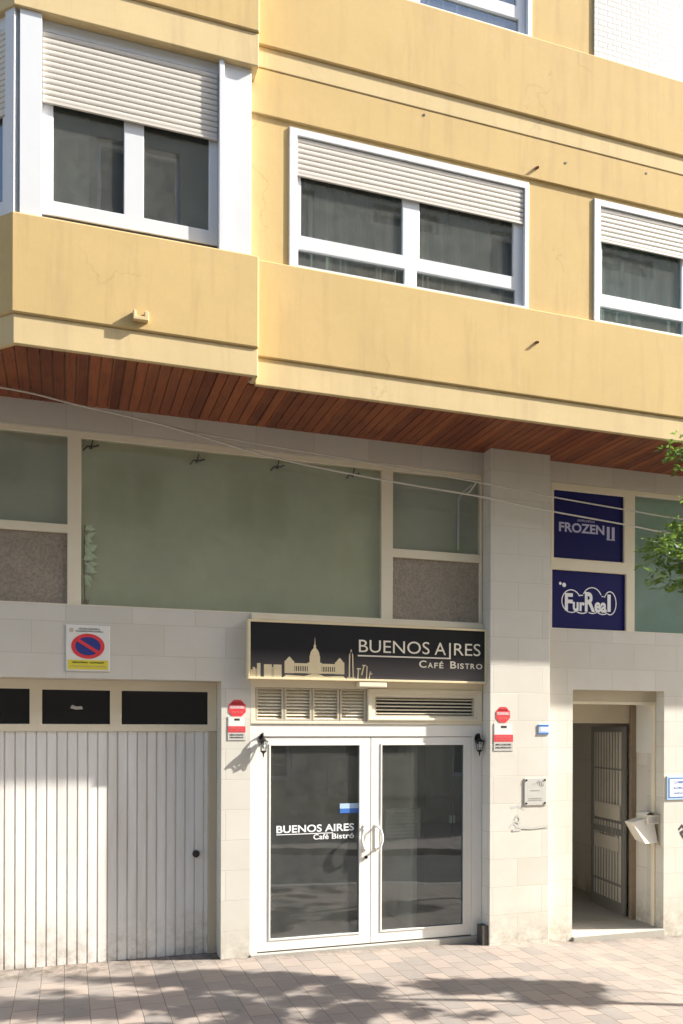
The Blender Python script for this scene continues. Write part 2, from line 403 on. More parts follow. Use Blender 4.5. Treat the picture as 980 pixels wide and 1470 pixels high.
def scribble(b, x0, x1, z0, z1, y, seed=0, dens=1.0):     # writing too small to read: a row of letter-like strokes
    r = random.Random(seed); x = x0; h = z1-z0; w = h*.55
    while x < x1 - w:
        k = r.random()
        b.box(x, x+w*.22, y-.001, y, z0, z1)
        if k > .3: b.box(x+w*.22, x+w*.75, y-.001, y, z1-h*.2, z1)
        if k < .7: b.box(x+w*.22, x+w*.75, y-.001, y, z0, z0+h*.2)
        if k > .5: b.box(x+w*.55, x+w*.75, y-.001, y, z0+h*.25, z1-h*.25)
        x += w*1.12/dens
    return b

def ell(cx, cz, rx, rz, n=28, a0=0):
    return [(cx+rx*math.cos(a0+2*math.pi*i/n), cz+rz*math.sin(a0+2*math.pi*i/n)) for i in range(n)]

# ------------------------------------------------------------------ the ground (falls gently to the right)
GP = [(-30,.04),(-.6,.022),(1.6,.028),(2.4,.022),(3.2,.008),(4.0,-.010),(4.7,-.038),(5.1,-.062),(5.45,-.100),(6.1,-.122),(6.8,-.145),(8,-.18),(12,-.26),(40,-.45)]
def gz(x):
    for (a, za), (b_, zb_) in zip(GP, GP[1:]):
        if x <= b_: return za + (zb_-za)*(x-a)/(b_-a)
    return GP[-1][1]
def ground_sheet(name, x0, x1, y0, y1, dz, mat, thick=None):
    b = MB(); xs = [x0] + [p[0] for p in GP if x0 < p[0] < x1] + [x1]; n = len(xs)
    V = [(x, y, gz(x)+dz) for x in xs for y in (y0, y1)]
    F = [(2*i, 2*i+2, 2*i+3, 2*i+1) for i in range(n-1)]
    if thick:
        V += [(x, y, gz(x)+dz-thick) for x in xs for y in (y0, y1)]; m = 2*n
        F += [(m+2*i, m+2*i+1, m+2*i+3, m+2*i+2) for i in range(n-1)]
        F += [(2*i, m+2*i, m+2*i+2, 2*i+2) for i in range(n-1)] + [(2*i+1, 2*i+3, m+2*i+3, m+2*i+1) for i in range(n-1)]
        F += [(0,1,m+1,m), (2*n-2, m+2*n-2, m+2*n-1, 2*n-1)]
    b.add(V, F); o = b.build(name, mat); tag(o, kind='structure'); return o
b = MB(); b.add([(-300,-300,-.75),(300,-300,-.75),(300,300,-.75),(-300,300,-.75)], [(0,1,2,3)])
tag(b.build('ground', M['earth']), kind='structure')
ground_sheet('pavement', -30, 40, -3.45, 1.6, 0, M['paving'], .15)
ground_sheet('kerb', -30, 40, -3.60, -3.453, .004, M['kerb'], .15)
ground_sheet('road', -30, 40, -7.3, -3.603, -.125, M['asphalt'])
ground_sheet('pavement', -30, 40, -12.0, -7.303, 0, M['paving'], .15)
# ------------------------------------------------------------------ the apartment building
B = empty('apartment_building', (0,0,0))
tag(B, 'ochre apartment block with wooden soffit over a pale tiled ground floor', 'building')

wall = MB().wall(-6, 12, -.6, 5.345, [(-6,4.34,3.455,5.09), (-2.6,1.46,-.7,2.775), (1.75,4.33,-.7,3.455), (5.19,9.6,3.44,5.10), (5.475,6.73,-.7,2.76)], 0, .30)
wall.build('ground_floor_wall', M['tile'], B)
MB().box(4.33, 5.065, -.17, -.001, -.6, 5.33).build('pillar', M['tile'], B, bevel=.006)
# threshold stones
MB().box(1.752, 4.328, -.03, .28, -.4, .05).build('threshold', M['concrete'], B, bevel=.005)
MB().box(5.478, 6.728, -.03, .6, -.5, -.052).build('entrance_step', M['concrete'], B, bevel=.006)
MB().box(4.255, 4.328, -.155, -.032, -.3, .19).build('skirting', M['dark_stone'], B, bevel=.004)

# interior shell so that no light leaks behind the windows
sh = MB()
sh.box(-6, 12, 6, 6.2, -.6, 12); sh.box(-6.2, -6, .3, 6, -.6, 12); sh.box(12, 12.2, -.9, 6, -.6, 12)
sh.box(-6, 12, .302, 5.99, 2.85, 3.35); sh.box(-6, 12, .302, 5.99, 5.36, 5.55)
sh.box(-6.0, 12, -.60, 5.99, 8.2, 8.45); sh.box(-6, 12, -1.0, 6.2, 12.0, 12.2)
sh.box(1.56, 1.66, .35, 5.98, -.5, 2.84); sh.box(4.95, 5.05, .31, 5.98, -.5, 2.84); sh.box(7.6,7.7,.31,5.98,-.5,2.84)
sh.box(1.62, 1.72, -.6, 5.9, 5.56, 8.19); sh.box(4.60, 4.70, -.6, 5.9, 5.56, 8.19)
sh.build('interior_walls', M['room'], B)
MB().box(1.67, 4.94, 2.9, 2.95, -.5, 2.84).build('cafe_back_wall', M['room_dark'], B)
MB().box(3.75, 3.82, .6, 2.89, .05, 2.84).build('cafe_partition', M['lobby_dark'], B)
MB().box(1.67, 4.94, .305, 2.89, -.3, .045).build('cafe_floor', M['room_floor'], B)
MB().box(-6, 12, -1.0, 5.98, 5.345, 5.352).build('floor_slab', M['room'], B)

# soffit planks
b = MB(); x = -6.0
while x < 12:
    xa, xb = x + .004, x + .091
    def fy(xx):
        if xx < -.95: return -.594
        if xx < -.42: return -.594 - (xx + .95)/.53*.54
        if xx < 1.545: return -1.144
        return -.967
    ya, yb = fy(xa), fy(xb)
    if xa < 1.545 < xb: ya = yb = -.967
    b.prism([(xa,ya),(xb,yb),(xb,-.001),(xa,-.001)], 5.325, 5.343)
    x += .095
b.build('soffit', M['soffit'], B)

# main bands right of the bay
MB().box(1.57, 12, -1.012, -.968, 5.318, 5.560).build('band_lower_strip', M['yellow_light'], B, bevel=.008)
MB().box(1.57, 12, -1.03, -.88, 5.5605, 6.41).build('parapet', M['yellow'], B, bevel=.012)
W1 = (1.875, 4.29); W2 = (5.04, 7.455)
UPW = (1.90, 4.315)
MB().wall(1.50, 12, 6.4105, 7.70, [(W1[0],W1[1],6.3,7.655), (W2[0],W2[1],6.3,7.655)], -.985, -.70).build('upper_wall', M['yellow'], B)
MB().box(1.50, 12, -1.006, -.70, 7.7005, 8.10).build('lintel_band', M['yellow'], B, bevel=.006)
MB().box(1.575, 12, -1.012, -.70, 8.1005, 8.285).build('band_lower_strip', M['yellow_light'], B, bevel=.008)
MB().box(1.575, 12, -1.032, -.70, 8.2855, 9.06).build('parapet', M['yellow'], B, bevel=.012)
MB().wall(1.50, 5.03, 9.0605, 10.6, [(UPW[0],UPW[1],9.0,10.3)], -.985, -.70).build('upper_wall', M['yellow'], B)
MB().box(5.032, 12, -1.0, -.70, 9.0605, 10.6).build('glazed_tile_panel', M['white_tile'], B)
MB().box(-6, 12, -1.03, -.70, 10.6005, 12.0).build('parapet', M['yellow'], B, bevel=.012)

# the bay
def bayfoot(o, back=-.45, right=1.56):
    k = o*.414
    return [(-6,-.65+o),(-.95-k+o*0,-.65+o),(-.40+k,-1.20+o),(right-o*.3,-1.20+o),(right-o*.3,-.88),(1.2,back),(-6,back)]
MB().prism([(-6,-.634),(-.957,-.634),(-.393,-1.184),(1.555,-1.184),(1.555,-1.013),(1.515,-1.013),(1.515,-1.145),(-.377,-1.145),(-.941,-.595),(-6,-.595)], 5.318, 5.555).build('bay_lower_strip', M['yellow_light'], B, bevel=.008)
MB().prism(bayfoot(0), 5.5555, 6.345).build('bay_parapet', M['yellow'], B, bevel=.014)
MB().prism(bayfoot(.016), 7.965, 8.245).build('bay_lower_strip', M['yellow_light'], B, bevel=.008)
MB().prism(bayfoot(0), 8.2455, 9.15).build('bay_parapet', M['yellow'], B, bevel=.014)
# white bay cladding around its windows
b = MB()
b.prism([(-.355,-1.165),(-.19,-1.165),(-.19,-1.02),(-.30,-1.02)], 6.3455, 7.9645)
b.box(-.1895, 1.2195, -1.105, -1.02, 7.875, 7.9645)
b.box(1.22, 1.262, -1.165, -1.02, 6.3455, 7.9645); b.box(1.2625, 1.50, -1.135, -.90, 6.3455, 7.9645)
b.build('bay_cladding', M['white'], B, bevel=.004)

def slats(x0, x1, z0, z1, y, pitch=.0445, depth=.010):
    b = MB(); pr = []; n = max(1, int(round((z1-z0)/pitch))); p = (z1-z0)/n
    for i in range(n):
        z = z0 + i*p
        pr += [(y+depth, z+.0005), (y+.002, z+.006), (y, z+p*.35), (y, z+p*.65), (y+.002, z+p-.007), (y+depth, z+p-.0045)]
    V = []; F = []
    for yy, zz in pr: V += [(x0,yy,zz),(x1,yy,zz)]
    for i in range(len(pr)-1): F.append((2*i, 2*i+1, 2*i+3, 2*i+2))
    b.add(V, F); b.box(x0, x1, y+depth+.001, y+depth+.006, z0+.002, z1)
    b.box(x0, x1, y-.004, y+depth+.006, z0-.018, z0)
    return b

# upper main windows: frame with panes, shutter and mullion
def upper_window(x0, x1, z0, shut, ztop, label, curtain=None):
    w = x1-x0
    fr = MB().wall(x0, x1, z0, ztop, [(x0+.07, x1-.045, z0+.012, ztop-.065)], -1.0, -.90).build('window', M['white'], B, bevel=.004, label=label)
    xm = x0 + w*.4855
    s = MB().wall(x0+.0705, x1-.0455, z0+.0125, ztop-.0655,
        [(x0+.115, xm-.075, z0+.315, ztop-.1), (xm+.095, x1-.15, z0+.315, ztop-.1), (x0+.09, xm-.055, z0+.03, z0+.19), (xm+.07, x1-.125, z0+.03, z0+.19)], -.965, -.915)
    s.build('sash', M['white'], fr, bevel=.004)
    for hx0, hx1, hz0, hz1 in ((x0+.1145, xm-.0745, z0+.3145, ztop-.0995), (xm+.0945, x1-.1495, z0+.3145, ztop-.0995), (x0+.0895, xm-.0545, z0+.0295, z0+.1905), (xm+.0695, x1-.1245, z0+.0295, z0+.1905)):
        MB().box(hx0, hx1, -.942, -.938, hz0, hz1).build('pane', M['glass'], fr)
    slats(x0+.075, x1-.05, shut, ztop-.068, -.987).build('shutter', M['shutter'], fr)
    MB().box(x0+.0, x1, -1.012, -1.0005, z0-.006, z0+.02).build('sill_or_gap_shade', M['white'], fr)
    c = MB()
    if curtain:
        xx = x0+.1; pts = []
        while xx < x1-.1: pts.append((xx, -.80 + .03*math.sin(xx*38) + .015*math.sin(xx*91))); xx += .012
        V = []; F = []
        for xx, yy in pts: V += [(xx,yy,z0-.1),(xx,yy,ztop)]
        for i in range(len(pts)-1): F.append((2*i,2*i+2,2*i+3,2*i+1))
        c.add(V, F); c.build('curtain', curtain, fr)
    return fr
upper_window(W1[0], W1[1], 6.412, 7.262, 7.655, 'middle white window with a part lowered shutter', M['added_curtain'])
upper_window(W2[0], W2[1], 6.412, 7.262, 7.655, 'white window cut by the right edge of the picture', M['added_teal_curtain'])
upper_window(UPW[0], UPW[1], 9.0605, 9.95, 10.3, 'top window with blue curtain, only its foot in view', M['curtain'])

# bay windows
fr = MB().wall(-.1895, 1.2195, 6.42, 7.8745, [(-.105,.445,6.54,7.80),(.605,1.145,6.54,7.80)], -1.098, -1.04).build('window', M['white'], B, bevel=.005, label='bay window with two casements and a half lowered shutter')
for a, c in ((-.1055,.4455),(.6045,1.1455)): MB().box(a, c, -1.072, -1.068, 6.5395, 7.8005).build('pane', M['glass'], fr)
slats(-.185, 1.212, 7.315, 7.865, -1.125).build('shutter', M['shutter'], fr)
MB().box(-.10,.18,-.80,-.79,6.40,7.87).build('curtain', M['added_curtain'], fr); MB().box(.95,1.20,-.80,-.79,6.40,7.87).build('curtain', M['added_curtain'], fr)
MB().box(-.19, 1.22, -1.09, -1.03, 6.3455, 6.4195).build('sill_or_gap_shade', M['dark_stone'], fr)  # dark strip stands in for the shaded gap below the frame
# chamfered side of the bay
xf = Matrix.Translation((-.385,-1.165,0)) @ Matrix.Rotation(R(45+180), 4, 'Z') @ Matrix.Scale(-1, 4, (0,1,0))
xf = Matrix.Translation((-.395,-1.160,0)) @ Matrix.Rotation(R(135), 4, 'Z')
# local x runs back along the chamfer, local -y... outward is local +y after the rotation
sd = MB(xf); sd.box(.0, .10, -.10, .0, 6.3455, 7.9645); sd.box(.68, .75, -.10, 0, 6.3455, 7.9645); sd.box(.1005,.6795,-.10,-.03,7.87,7.9645)
sd.build('bay_cladding', M['white'], B)
sd = MB(xf); sd.box(.1005,.16,-.085,-.03,6.3455,7.8695); sd.box(.60,.6795,-.085,-.03,6.3455,7.8695); sd.box(.1605,.5995,-.085,-.03,6.3455,6.50)
fr = sd.build('window', M['white'], B, label='narrow window on the chamfered side of the bay')
g = MB(xf); g.box(.1605,.5995,-.06,-.056,6.5005,7.8695); g.build('pane', M['glass'], fr)
s2 = slats(.105, .675, 7.19, 7.865, -.0); 
s3 = MB(xf); s3.add([(p.x, -.020-p.y, p.z) for p in s2.v], s2.f); s3.build('shutter', M['shutter'], fr)
MB().box(-6, -.97, -.62, -.5, 6.3455, 7.9645).build('upper_wall', M['yellow'], B)

# spouts, rods and anchor holes on the bands
b = MB(); b.wall(.51, .635, 5.622, 5.70, [(.535,.60,5.655,5.70)], -1.245, -1.2005); b.build('spout', M['yellow_light'], B, bevel=.006)
def rod(x, y, z, dx=.0, dy=-.032, dz=-.012, r=.014):
    MB().tube([(x,y,z),(x+dx*.5,y+dy*.5,z+dz*.45),(x+dx,y+dy,z+dz)], [r,r,r*.9], 8).build('pipe_stub', M['rust'], B)
rod(4.36, -1.028, 6.09); rod(4.37, -1.004, 7.81); 
for hx, hz in ((3.17,8.05),(5.66,8.03),(4.7,7.93)): MB().cyl((hx,-1.010,hz),(hx,-1.003,hz),.012,n=10).build('anchor_hole', M['ink'], B)

# ------------------------------------------------------------------ mezzanine glazing left of the pillar
fr = MB().wall(-6, 4.335, 3.4555, 5.0895, [(-2.9,-1.8,3.47,4.13),(-2.9,-1.8,4.21,5.03),(-1.68,.012,3.47,4.13),(-1.68,.012,4.21,5.035),(.135,3.15,3.47,5.03),(3.28,4.305,3.47,4.125),(3.28,4.305,4.215,5.03)], .02, .09)
mz = fr.build('mezzanine_window', M['cream'], B, bevel=.006, label='long mezzanine window in a cream frame with one big middle pane')
for nm, x0, x1, z0, z1, bk, lb in (('a',-1.6805,.0125,4.2095,5.0355,'grey_panel','clear upper left pane'),('c',.1345,3.1505,3.4695,5.0305,'green_panel','wide green grey pane'),('d',3.2795,4.3055,4.2145,5.0305,'grey_panel','clear upper right pane'),('f',-2.9,-1.8,4.2095,5.03,'grey_panel',None)):
    MB().box(x0, x1, .030, .034, z0, z1).build('pane', M['glass_mezz'], mz, label=lb)
    MB().box(x0+.001, x1-.001, .078, .085, z0-.0, z1-.0).build('backing_panel', M[bk], mz)  # opaque backing added near the glass in place of a dim room
for x0, x1, lb in ((-1.6805,.0125,'mottled frosted pane, lower left'),(3.2795,4.3055,'mottled frosted pane, lower right'),(-2.9,-1.8,None)):
    MB().box(x0, x1, .05, .058, 3.4695, 4.131).build('pane', M['frosted'], mz, label=lb)
# bent white tube behind the upper right pane
MB().tube([(4.06,.060,4.26),(4.06,.060,4.80),(4.10,.060,4.88),(4.22,.060,4.98)], .011).build('bent_white_tube', M['white'], mz)
# hooks behind the big pane
for k, (hx, hz) in enumerate(((.22,4.96),(1.22,4.93),(2.03,4.95),(2.84,4.95))):
    h = MB(); h.ico((hx,.056,hz), .018, 8, .9); h.tube([(hx-.07,.056,hz-.035),(hx-.03,.056,hz+.01),(hx+.03,.056,hz+.012),(hx+.075,.056,hz+.03)], .008, 6); h.tube([(hx,.056,hz),(hx+.02,.056,hz+.075)], .006, 6)
    h.build('hook', M['iron'], mz)
# plant leaves pressed behind the big pane beside the stile
pl = empty('potted_plant', (.16,.14,3.47)); tag(pl, 'pale leaved plant showing at the left edge of the big green pane', 'plant')
b = MB(); r_ = random.Random(3)
for k in range(26):
    z = 3.72 + .019*k; a = r_.uniform(-1.2,1.2); L_ = r_.uniform(.07,.13); w_ = .024
    p = Vector((.15+r_.uniform(0,.03), .052, z)); d = Vector((math.cos(a), r_.uniform(-.08,.08), math.sin(a)-.4)).normalized()*L_; s_ = Vector((-d.z,.0,d.x)).normalized()*w_
    b.add([p, p+d*.5+s_, p+d, p+d*.5-s_+Vector((0,.008,0))], [(0,1,2),(0,2,3)])
def leafpale():
    m = simple('variegated_leaf', (.62,.70,.50), .5, var=.35, scale=25); return m
b.build('foliage', leafpale(), pl)
MB().tube([(.17,.056,3.5),(.16,.056,3.9),(.17,.056,4.22)], .005).build('stem', M['bark'], pl)
MB().tube([(.19,.056,3.471),(.19,.056,3.52)], [.014,.018], 14).build('pot', M['wood_brown'], pl)

# mezzanine glazing right of the pillar
fr = MB().wall(5.1905, 9.5995, 3.4405, 5.0995, [(5.235,6.175,4.25,5.02),(5.215,6.205,3.455,4.115),(6.325,7.9,3.455,5.05),(8.05,9.5,3.455,5.05)], .02, .09)
mr_ = fr.build('mezzanine_window', M['cream'], B, bevel=.006, label='cream framed mezzanine window right of the pillar')
for x0, x1, z0, z1 in ((6.3245,7.9005,3.4545,5.0505),(8.0495,9.5005,3.4545,5.0505)):
    MB().box(x0, x1, .05, .055, z0, z1).build('pane', M['glass_mezz'], mr_, label='teal pane behind the tree')
    MB().box(x0, x1, .08, .088, z0, z1).build('backing_panel', M['teal_panel'], mr_)
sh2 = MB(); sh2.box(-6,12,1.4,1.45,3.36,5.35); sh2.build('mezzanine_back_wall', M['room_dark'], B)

# ------------------------------------------------------------------ window posters
p1 = empty('window_poster', (5.7,.05,4.25)); tag(p1, 'upper navy window panel with one short line of pale lettering', 'poster')
MB().box(5.2345, 6.1755, .045, .055, 4.2495, 5.0205).build('panel', M['navy'], p1)
t = text_mesh('t', 'FROZEN', 5.315, 5.92, 4.555, 4.665, .0445, M['navy_pale'], p1, bold=.03)
t.v += []; 
t2 = text_mesh('t', 'II', 5.955, 6.06, 4.50, 4.655, .0445, M['navy_pale'], p1, bold=.02)
t.add(t2.v, t2.f)
for a in (5.31, 5.95): pass
t.box(5.95, 6.065, .0435, .0445, 4.50, 4.512)
scribble(t, 5.56, 5.80, 4.685, 4.71, .0445, 5)
t.build('lettering', M['navy_pale'], p1)
p2 = empty('window_poster', (5.7,.05,3.455)); tag(p2, 'lower navy window panel with bubbly outlined lettering', 'poster')
MB().box(5.2145, 6.2055, .045, .055, 3.4545, 4.1155).build('panel', M['navy'], p2)
b = MB()
for (cx, cz, rx, rz) in ((5.48,3.77,.13,.135),(5.62,3.74,.13,.11),(5.76,3.79,.14,.155),(5.90,3.74,.12,.11),(6.00,3.77,.09,.14)):
    ring = ell(cx, cz, rx, rz, 26); inner = ell(cx, cz, rx-.012, rz-.012, 26)
    n = 26
    # keep only the ring parts outside the other lobes
    lobes = ((5.48,3.77,.13,.135),(5.62,3.74,.13,.11),(5.76,3.79,.14,.155),(5.90,3.74,.12,.11),(6.00,3.77,.09,.14))
    for i in range(n):
        p = ring[i]; q = ring[(i+1)%n]
        mx_, mz_ = (p[0]+q[0])/2, (p[1]+q[1])/2
        if any(((mx_-l[0])/l[2])**2+((mz_-l[1])/l[3])**2 < .98 for l in lobes if l[0] != cx): continue
        b.add([(p[0],.0445,p[1]),(q[0],.0445,q[1]),(inner[(i+1)%n][0],.0445,inner[(i+1)%n][1]),(inner[i][0],.0445,inner[i][1])], [(0,1,2,3)])
for s_, a, c, z0, z1 in (('F',5.395,5.50,3.66,3.86),('ur',5.50,5.66,3.66,3.765),('R',5.66,5.80,3.66,3.885),('ea',5.79,5.955,3.655,3.775),('l',5.965,6.01,3.67,3.87)):
    t = text_mesh('t', s_, a, c, z0, z1, .044, M['white_print'], p2, bold=.035); b.add(t.v, t.f)
for cx, cz, rr in ((5.335,3.965,.018),(5.385,3.95,.026)): b.plate(ell(cx,cz,rr,rr,10), .0440, .0448)
b.build('lettering', M['white_print'], p2)

# ------------------------------------------------------------------ garage door
gd = MB()
xx = -2.6; V = []; F = []; prof = []
while xx < 1.374:
    prof += [(xx,.286),(xx+.070,.286),(xx+.073,.299),(xx+.084,.299),(xx+.087,.286)]; xx += .094
prof = [p for p in prof if p[0] < 1.372] + [(1.374,.286)]
for px, py in prof: V += [(px,py,.015),(px,py,2.275)]
for i in range(len(prof)-1): F.append((2*i,2*i+2,2*i+3,2*i+1))
gd.add(V, F)
G_ = gd.build('garage_door', M['garage'], B, label='pale ribbed metal garage door')
MB().box(-2.6, 1.374, .318, .34, .02, 2.275).build('door_leaf_back', M['garage'], G_)
hp = MB().wall(-2.6, 1.4595, 2.2755, 2.7745, [(-2.4,-1.75,2.345,2.68),(-1.6,-1.0,2.345,2.68),(-.93,-.325,2.345,2.68),(-.213,.413,2.345,2.675),(.523,1.37,2.345,2.675)], .27, .33).build('header_panel', M['cream'], G_, bevel=.005)
for a, c in ((-2.4,-1.75),(-1.6,-1.0),(-.93,-.325),(-.213,.413),(.523,1.37)):
    MB().box(a-.0005, c+.0005, .295, .30, 2.3445, 2.6805).build('pane', M['black'], G_)
b = MB(); b.plate([(.04,2.50),(.09,2.485),(.16,2.49),(.15,2.52),(.10,2.515),(.06,2.53)], .291, .2945); b.build('torn_sticker', M['plate_grey'], G_)
MB().box(1.3755, 1.4595, .26, .34, -.1, 2.275).build('door_jamb', M['cream_dark'], G_, bevel=.004)
b = MB(); b.cyl((1.255,.292,1.04),(1.255,.262,1.04),.036,n=20); b.cyl((1.255,.263,1.04),(1.255,.248,1.04),.018,n=14); b.build('lock', M['ink'], G_, bevel=.003)
MB().box(-2.6, 1.4595, .29, .36, -.35, .012).build('door_sill', M['dark_stone'], G_)

# ------------------------------------------------------------------ cafe front
df = MB().wall(1.7505, 4.3295, .0505, 2.352, [(1.825,4.215,.0,2.225)], .01, .085).build('door_frame', M['door_white'], B, bevel=.005)
def leaf(x0, x1, gx0, gx1, hx, lab, sgn):
    lf = MB().wall(x0, x1, .062, 2.22, [(gx0,gx1,.18,2.14)], .018, .07).build('door', M['door_white'], B, bevel=.006, label=lab)
    MB().box(gx0-.0005, gx1+.0005, .042, .047, .1795, 2.1405).build('glass', M['glass_door'], lf)
    b = MB(); b.wall(gx0-.012, gx1+.012, .168, 2.152, [(gx0+.006,gx1-.006,.186,2.134)], .012, .0178); b.build('glazing_bead', M['door_white'], lf, bevel=.003)
    h = MB(); pts = [(hx,.018,1.285),(hx,-.02,1.285),(hx+sgn*.025,-.045,1.26),(hx+sgn*.045,-.05,1.19),(hx+sgn*.045,-.05,1.14),(hx+sgn*.025,-.045,1.075),(hx,-.02,1.05),(hx,.018,1.05)]
    h.tube(pts, .013, 10); h.box(hx-.018, hx+.018, .010, .0176, 1.03, 1.305); h.build('handle', M['door_white'], lf, bevel=.002)
    return lf
lf = leaf(1.8275, 3.033, 1.956, 2.915, 2.965, 'left cafe door leaf with white lettering on its glass', -1)
b = MB(); b.cyl((2.985,.018,.965),(2.985,.002,.965),.017,n=14); b.build('lock', M['iron'], lf)
lt = text_mesh('t', 'BUENOS AIRES', 2.03, 2.862, 1.245, 1.322, .0405, None, None, bold=.02)
lt.box(2.03, 2.63, .040, .0410, 1.226, 1.234)
lt.build('lettering', M['white_print'], lf); lt = MB()
text_mesh('t', 'Café', 2.42, 2.585, 1.167, 1.222, .0405, None, None, bold=.015).build('lettering', M['white_print'], lf)
tt = text_mesh('t', 'Bistró', 2.62, 2.862, 1.167, 1.222, .0405, None, None, bold=.015); lt.add(tt.v, tt.f)
lt.build('lettering', M['white_print'], lf)
b = MB(); b.box(2.705, 2.9135, .039, .041, 1.478, 1.53); b.cur = 1; b.box(2.705, 2.9135, .039, .041, 1.43, 1.4775); b.build('sticker', [M['blue_pale'], M['blue']], lf)
rf = leaf(3.037, 4.2135, 3.157, 4.12, 3.10, 'right cafe door leaf with plain glass', 1)
MB().tube([(4.02,.10,2.2),(4.02,.10,1.0)], .012).build('bolt_rod', M['iron'], rf)
MB().box(3.99,4.05,.09,.12,1.28,1.36).build('bolt_rod', M['white'], rf)
# pale outlined board with fine rows, inside the right door
mb_ = empty('outlined_board', (3.55,.5,1.15)); tag(mb_, 'pale outlined board behind the right cafe door glass', 'board')
b = MB(); b.wall(3.36,3.78,1.08,1.42,[(3.372,3.768,1.092,1.408)],.42,.432); b.build('frame', M['plate_grey'], mb_)
b = MB(); b.box(3.372,3.768,.432,.436,1.08,1.42); b.build('panel', M['lobby_dark'], mb_)
for i in range(7): scribble(MB(), 3.40, 3.74, 1.12+.04*i, 1.134+.04*i, .431, 20+i).build('lettering', M['plate_grey'], mb_)

# transom with louvres and grille
tr = MB().wall(1.7505, 4.3295, 2.3535, 2.96, [(1.80,2.985,2.385,2.72),(3.075,4.235,2.44,2.645)], .0, .075).build('transom', M['cream'], B, bevel=.004)
MB().wall(2.995, 4.318, 2.395, 2.725, [(3.03,4.275,2.42,2.68)], -.014, -.0005).build('transom_moulding', M['cream'], tr, bevel=.004)
for i in range(4):
    a = 1.803 + i*.2955; c = a + .289
    lv = MB().wall(a, c, 2.388, 2.717, [(a+.022,c-.022,2.405,2.70)], .004, .05).build('louvre_panel', M['cream_dark'], tr, bevel=.002)
    b = MB(); n = 9
    for k in range(n):
        z = 2.405 + (k+.5)*.295/n
        b.add([(a+.022,.012,z-.014),(c-.022,.012,z-.014),(c-.022,.040,z+.014),(a+.022,.040,z+.014),(a+.022,.016,z-.016),(c-.022,.016,z-.016),(c-.022,.044,z+.012),(a+.022,.044,z+.012)],
              [(0,1,2,3),(7,6,5,4),(0,4,5,1),(3,2,6,7)])
    b.build('slat_set', M['cream'], lv)
    MB().box(a+.02, c-.02, .055, .06, 2.40, 2.705).build('mesh_back', M['cream_dark'], lv)
gr = MB().wall(3.0755, 4.2345, 2.4405, 2.6445, [(3.09,4.22,2.452,2.634)], .003, .05).build('vent_grille', M['cream_dark'], tr, bevel=.002)
b = MB()
for k in range(5):
    z = 2.452 + (k+.6)*.182/5
    b.add([(3.09,.010,z-.006),(4.22,.010,z-.006),(4.22,.030,z+.006),(3.09,.030,z+.006),(3.09,.013,z-.010),(4.22,.013,z-.010),(4.22,.033,z+.002),(3.09,.033,z+.002)],
          [(0,1,2,3),(7,6,5,4),(0,4,5,1),(3,2,6,7)])
b.build('slat_set', M['cream'], gr)
MB().box(3.08, 4.23, .06, .065, 2.445, 2.64).build('vent_back', M['ink'], gr)
MB().box(1.7505, 4.3295, .076, .29, 2.40, 3.45).build('lintel', M['room'], B)
MB().box(1.752, 4.328, -.028, .018, 3.396, 3.4545).build('window_sill', M['cream'], B, bevel=.005)

# ------------------------------------------------------------------ the cafe sign
S = empty('shop_sign', (3.02,-.0,2.80)); tag(S, 'long black and grey sign with gold skyline and cream lettering above the glass doors', 'sign')
x0, x1, z0, z1 = 1.705, 4.328, 2.797, 3.385
MB().wall(x0, x1, z0, z1, [(x0+.022,x1-.022,z0+.022,z1-.022)], -.105, -.003).build('frame', M['gold'], S, bevel=.003)
def sign_face():
    m, nt, N, L, P = nodes('sign_print')
    tc = N.new('ShaderNodeTexCoord'); sp = N.new('ShaderNodeSeparateXYZ'); L.new(tc.outputs['Object'], sp.inputs[0])
    c = ramp(nt, sp.outputs[2], .04, .30, (.115,.105,.105,1), (.011,.011,.015,1))
    L.new(c, P.inputs['Base Color']); P.inputs['Roughness'].default_value = .35; return m
MB().box(x0+.0225, x1-.0225, -.092, -.02, z0+.0225, z1-.0225).build('face', sign_face(), S)
Y = -.0935
lt = text_mesh('t', 'BUENOS', 2.862, 3.655, 3.095, 3.225, Y, None, None, bold=.0)
for s_, a, c in (('A',3.712,3.845),('RES',3.94,4.255)):
    t = text_mesh('t', s_, a, c, 3.093, 3.224, Y, None, None, bold=.0); lt.add(t.v, t.f)
lt.box(3.882, 3.902, Y-.0005, Y+.0005, 3.052, 3.224)
lt.box(2.85, 3.882, Y-.0005, Y+.0005, 3.052, 3.066)
lt.build('lettering', M['sign_text'], S); lt = MB()
x = 3.535
for s_, w_, h_ in (('C',.085,.078),('A',.06,.058),('F',.045,.058),('É',.048,.074),(' ',.05,0),('B',.072,.078),('I',.014,.058),('S',.046,.058),('T',.05,.058),('R',.052,.058),('O',.075,.058)):
    if s_ == ' ': lt.build('lettering', M['sign_text'], S); lt = MB()
    if s_ != ' ':
        t = text_mesh('t', s_, x, x+w_, 2.952, 2.952+h_, Y, None, None, bold=.02); lt.add(t.v, t.f)
    x += w_ + .0145
lt.build('lettering', M['sign_text'], S)
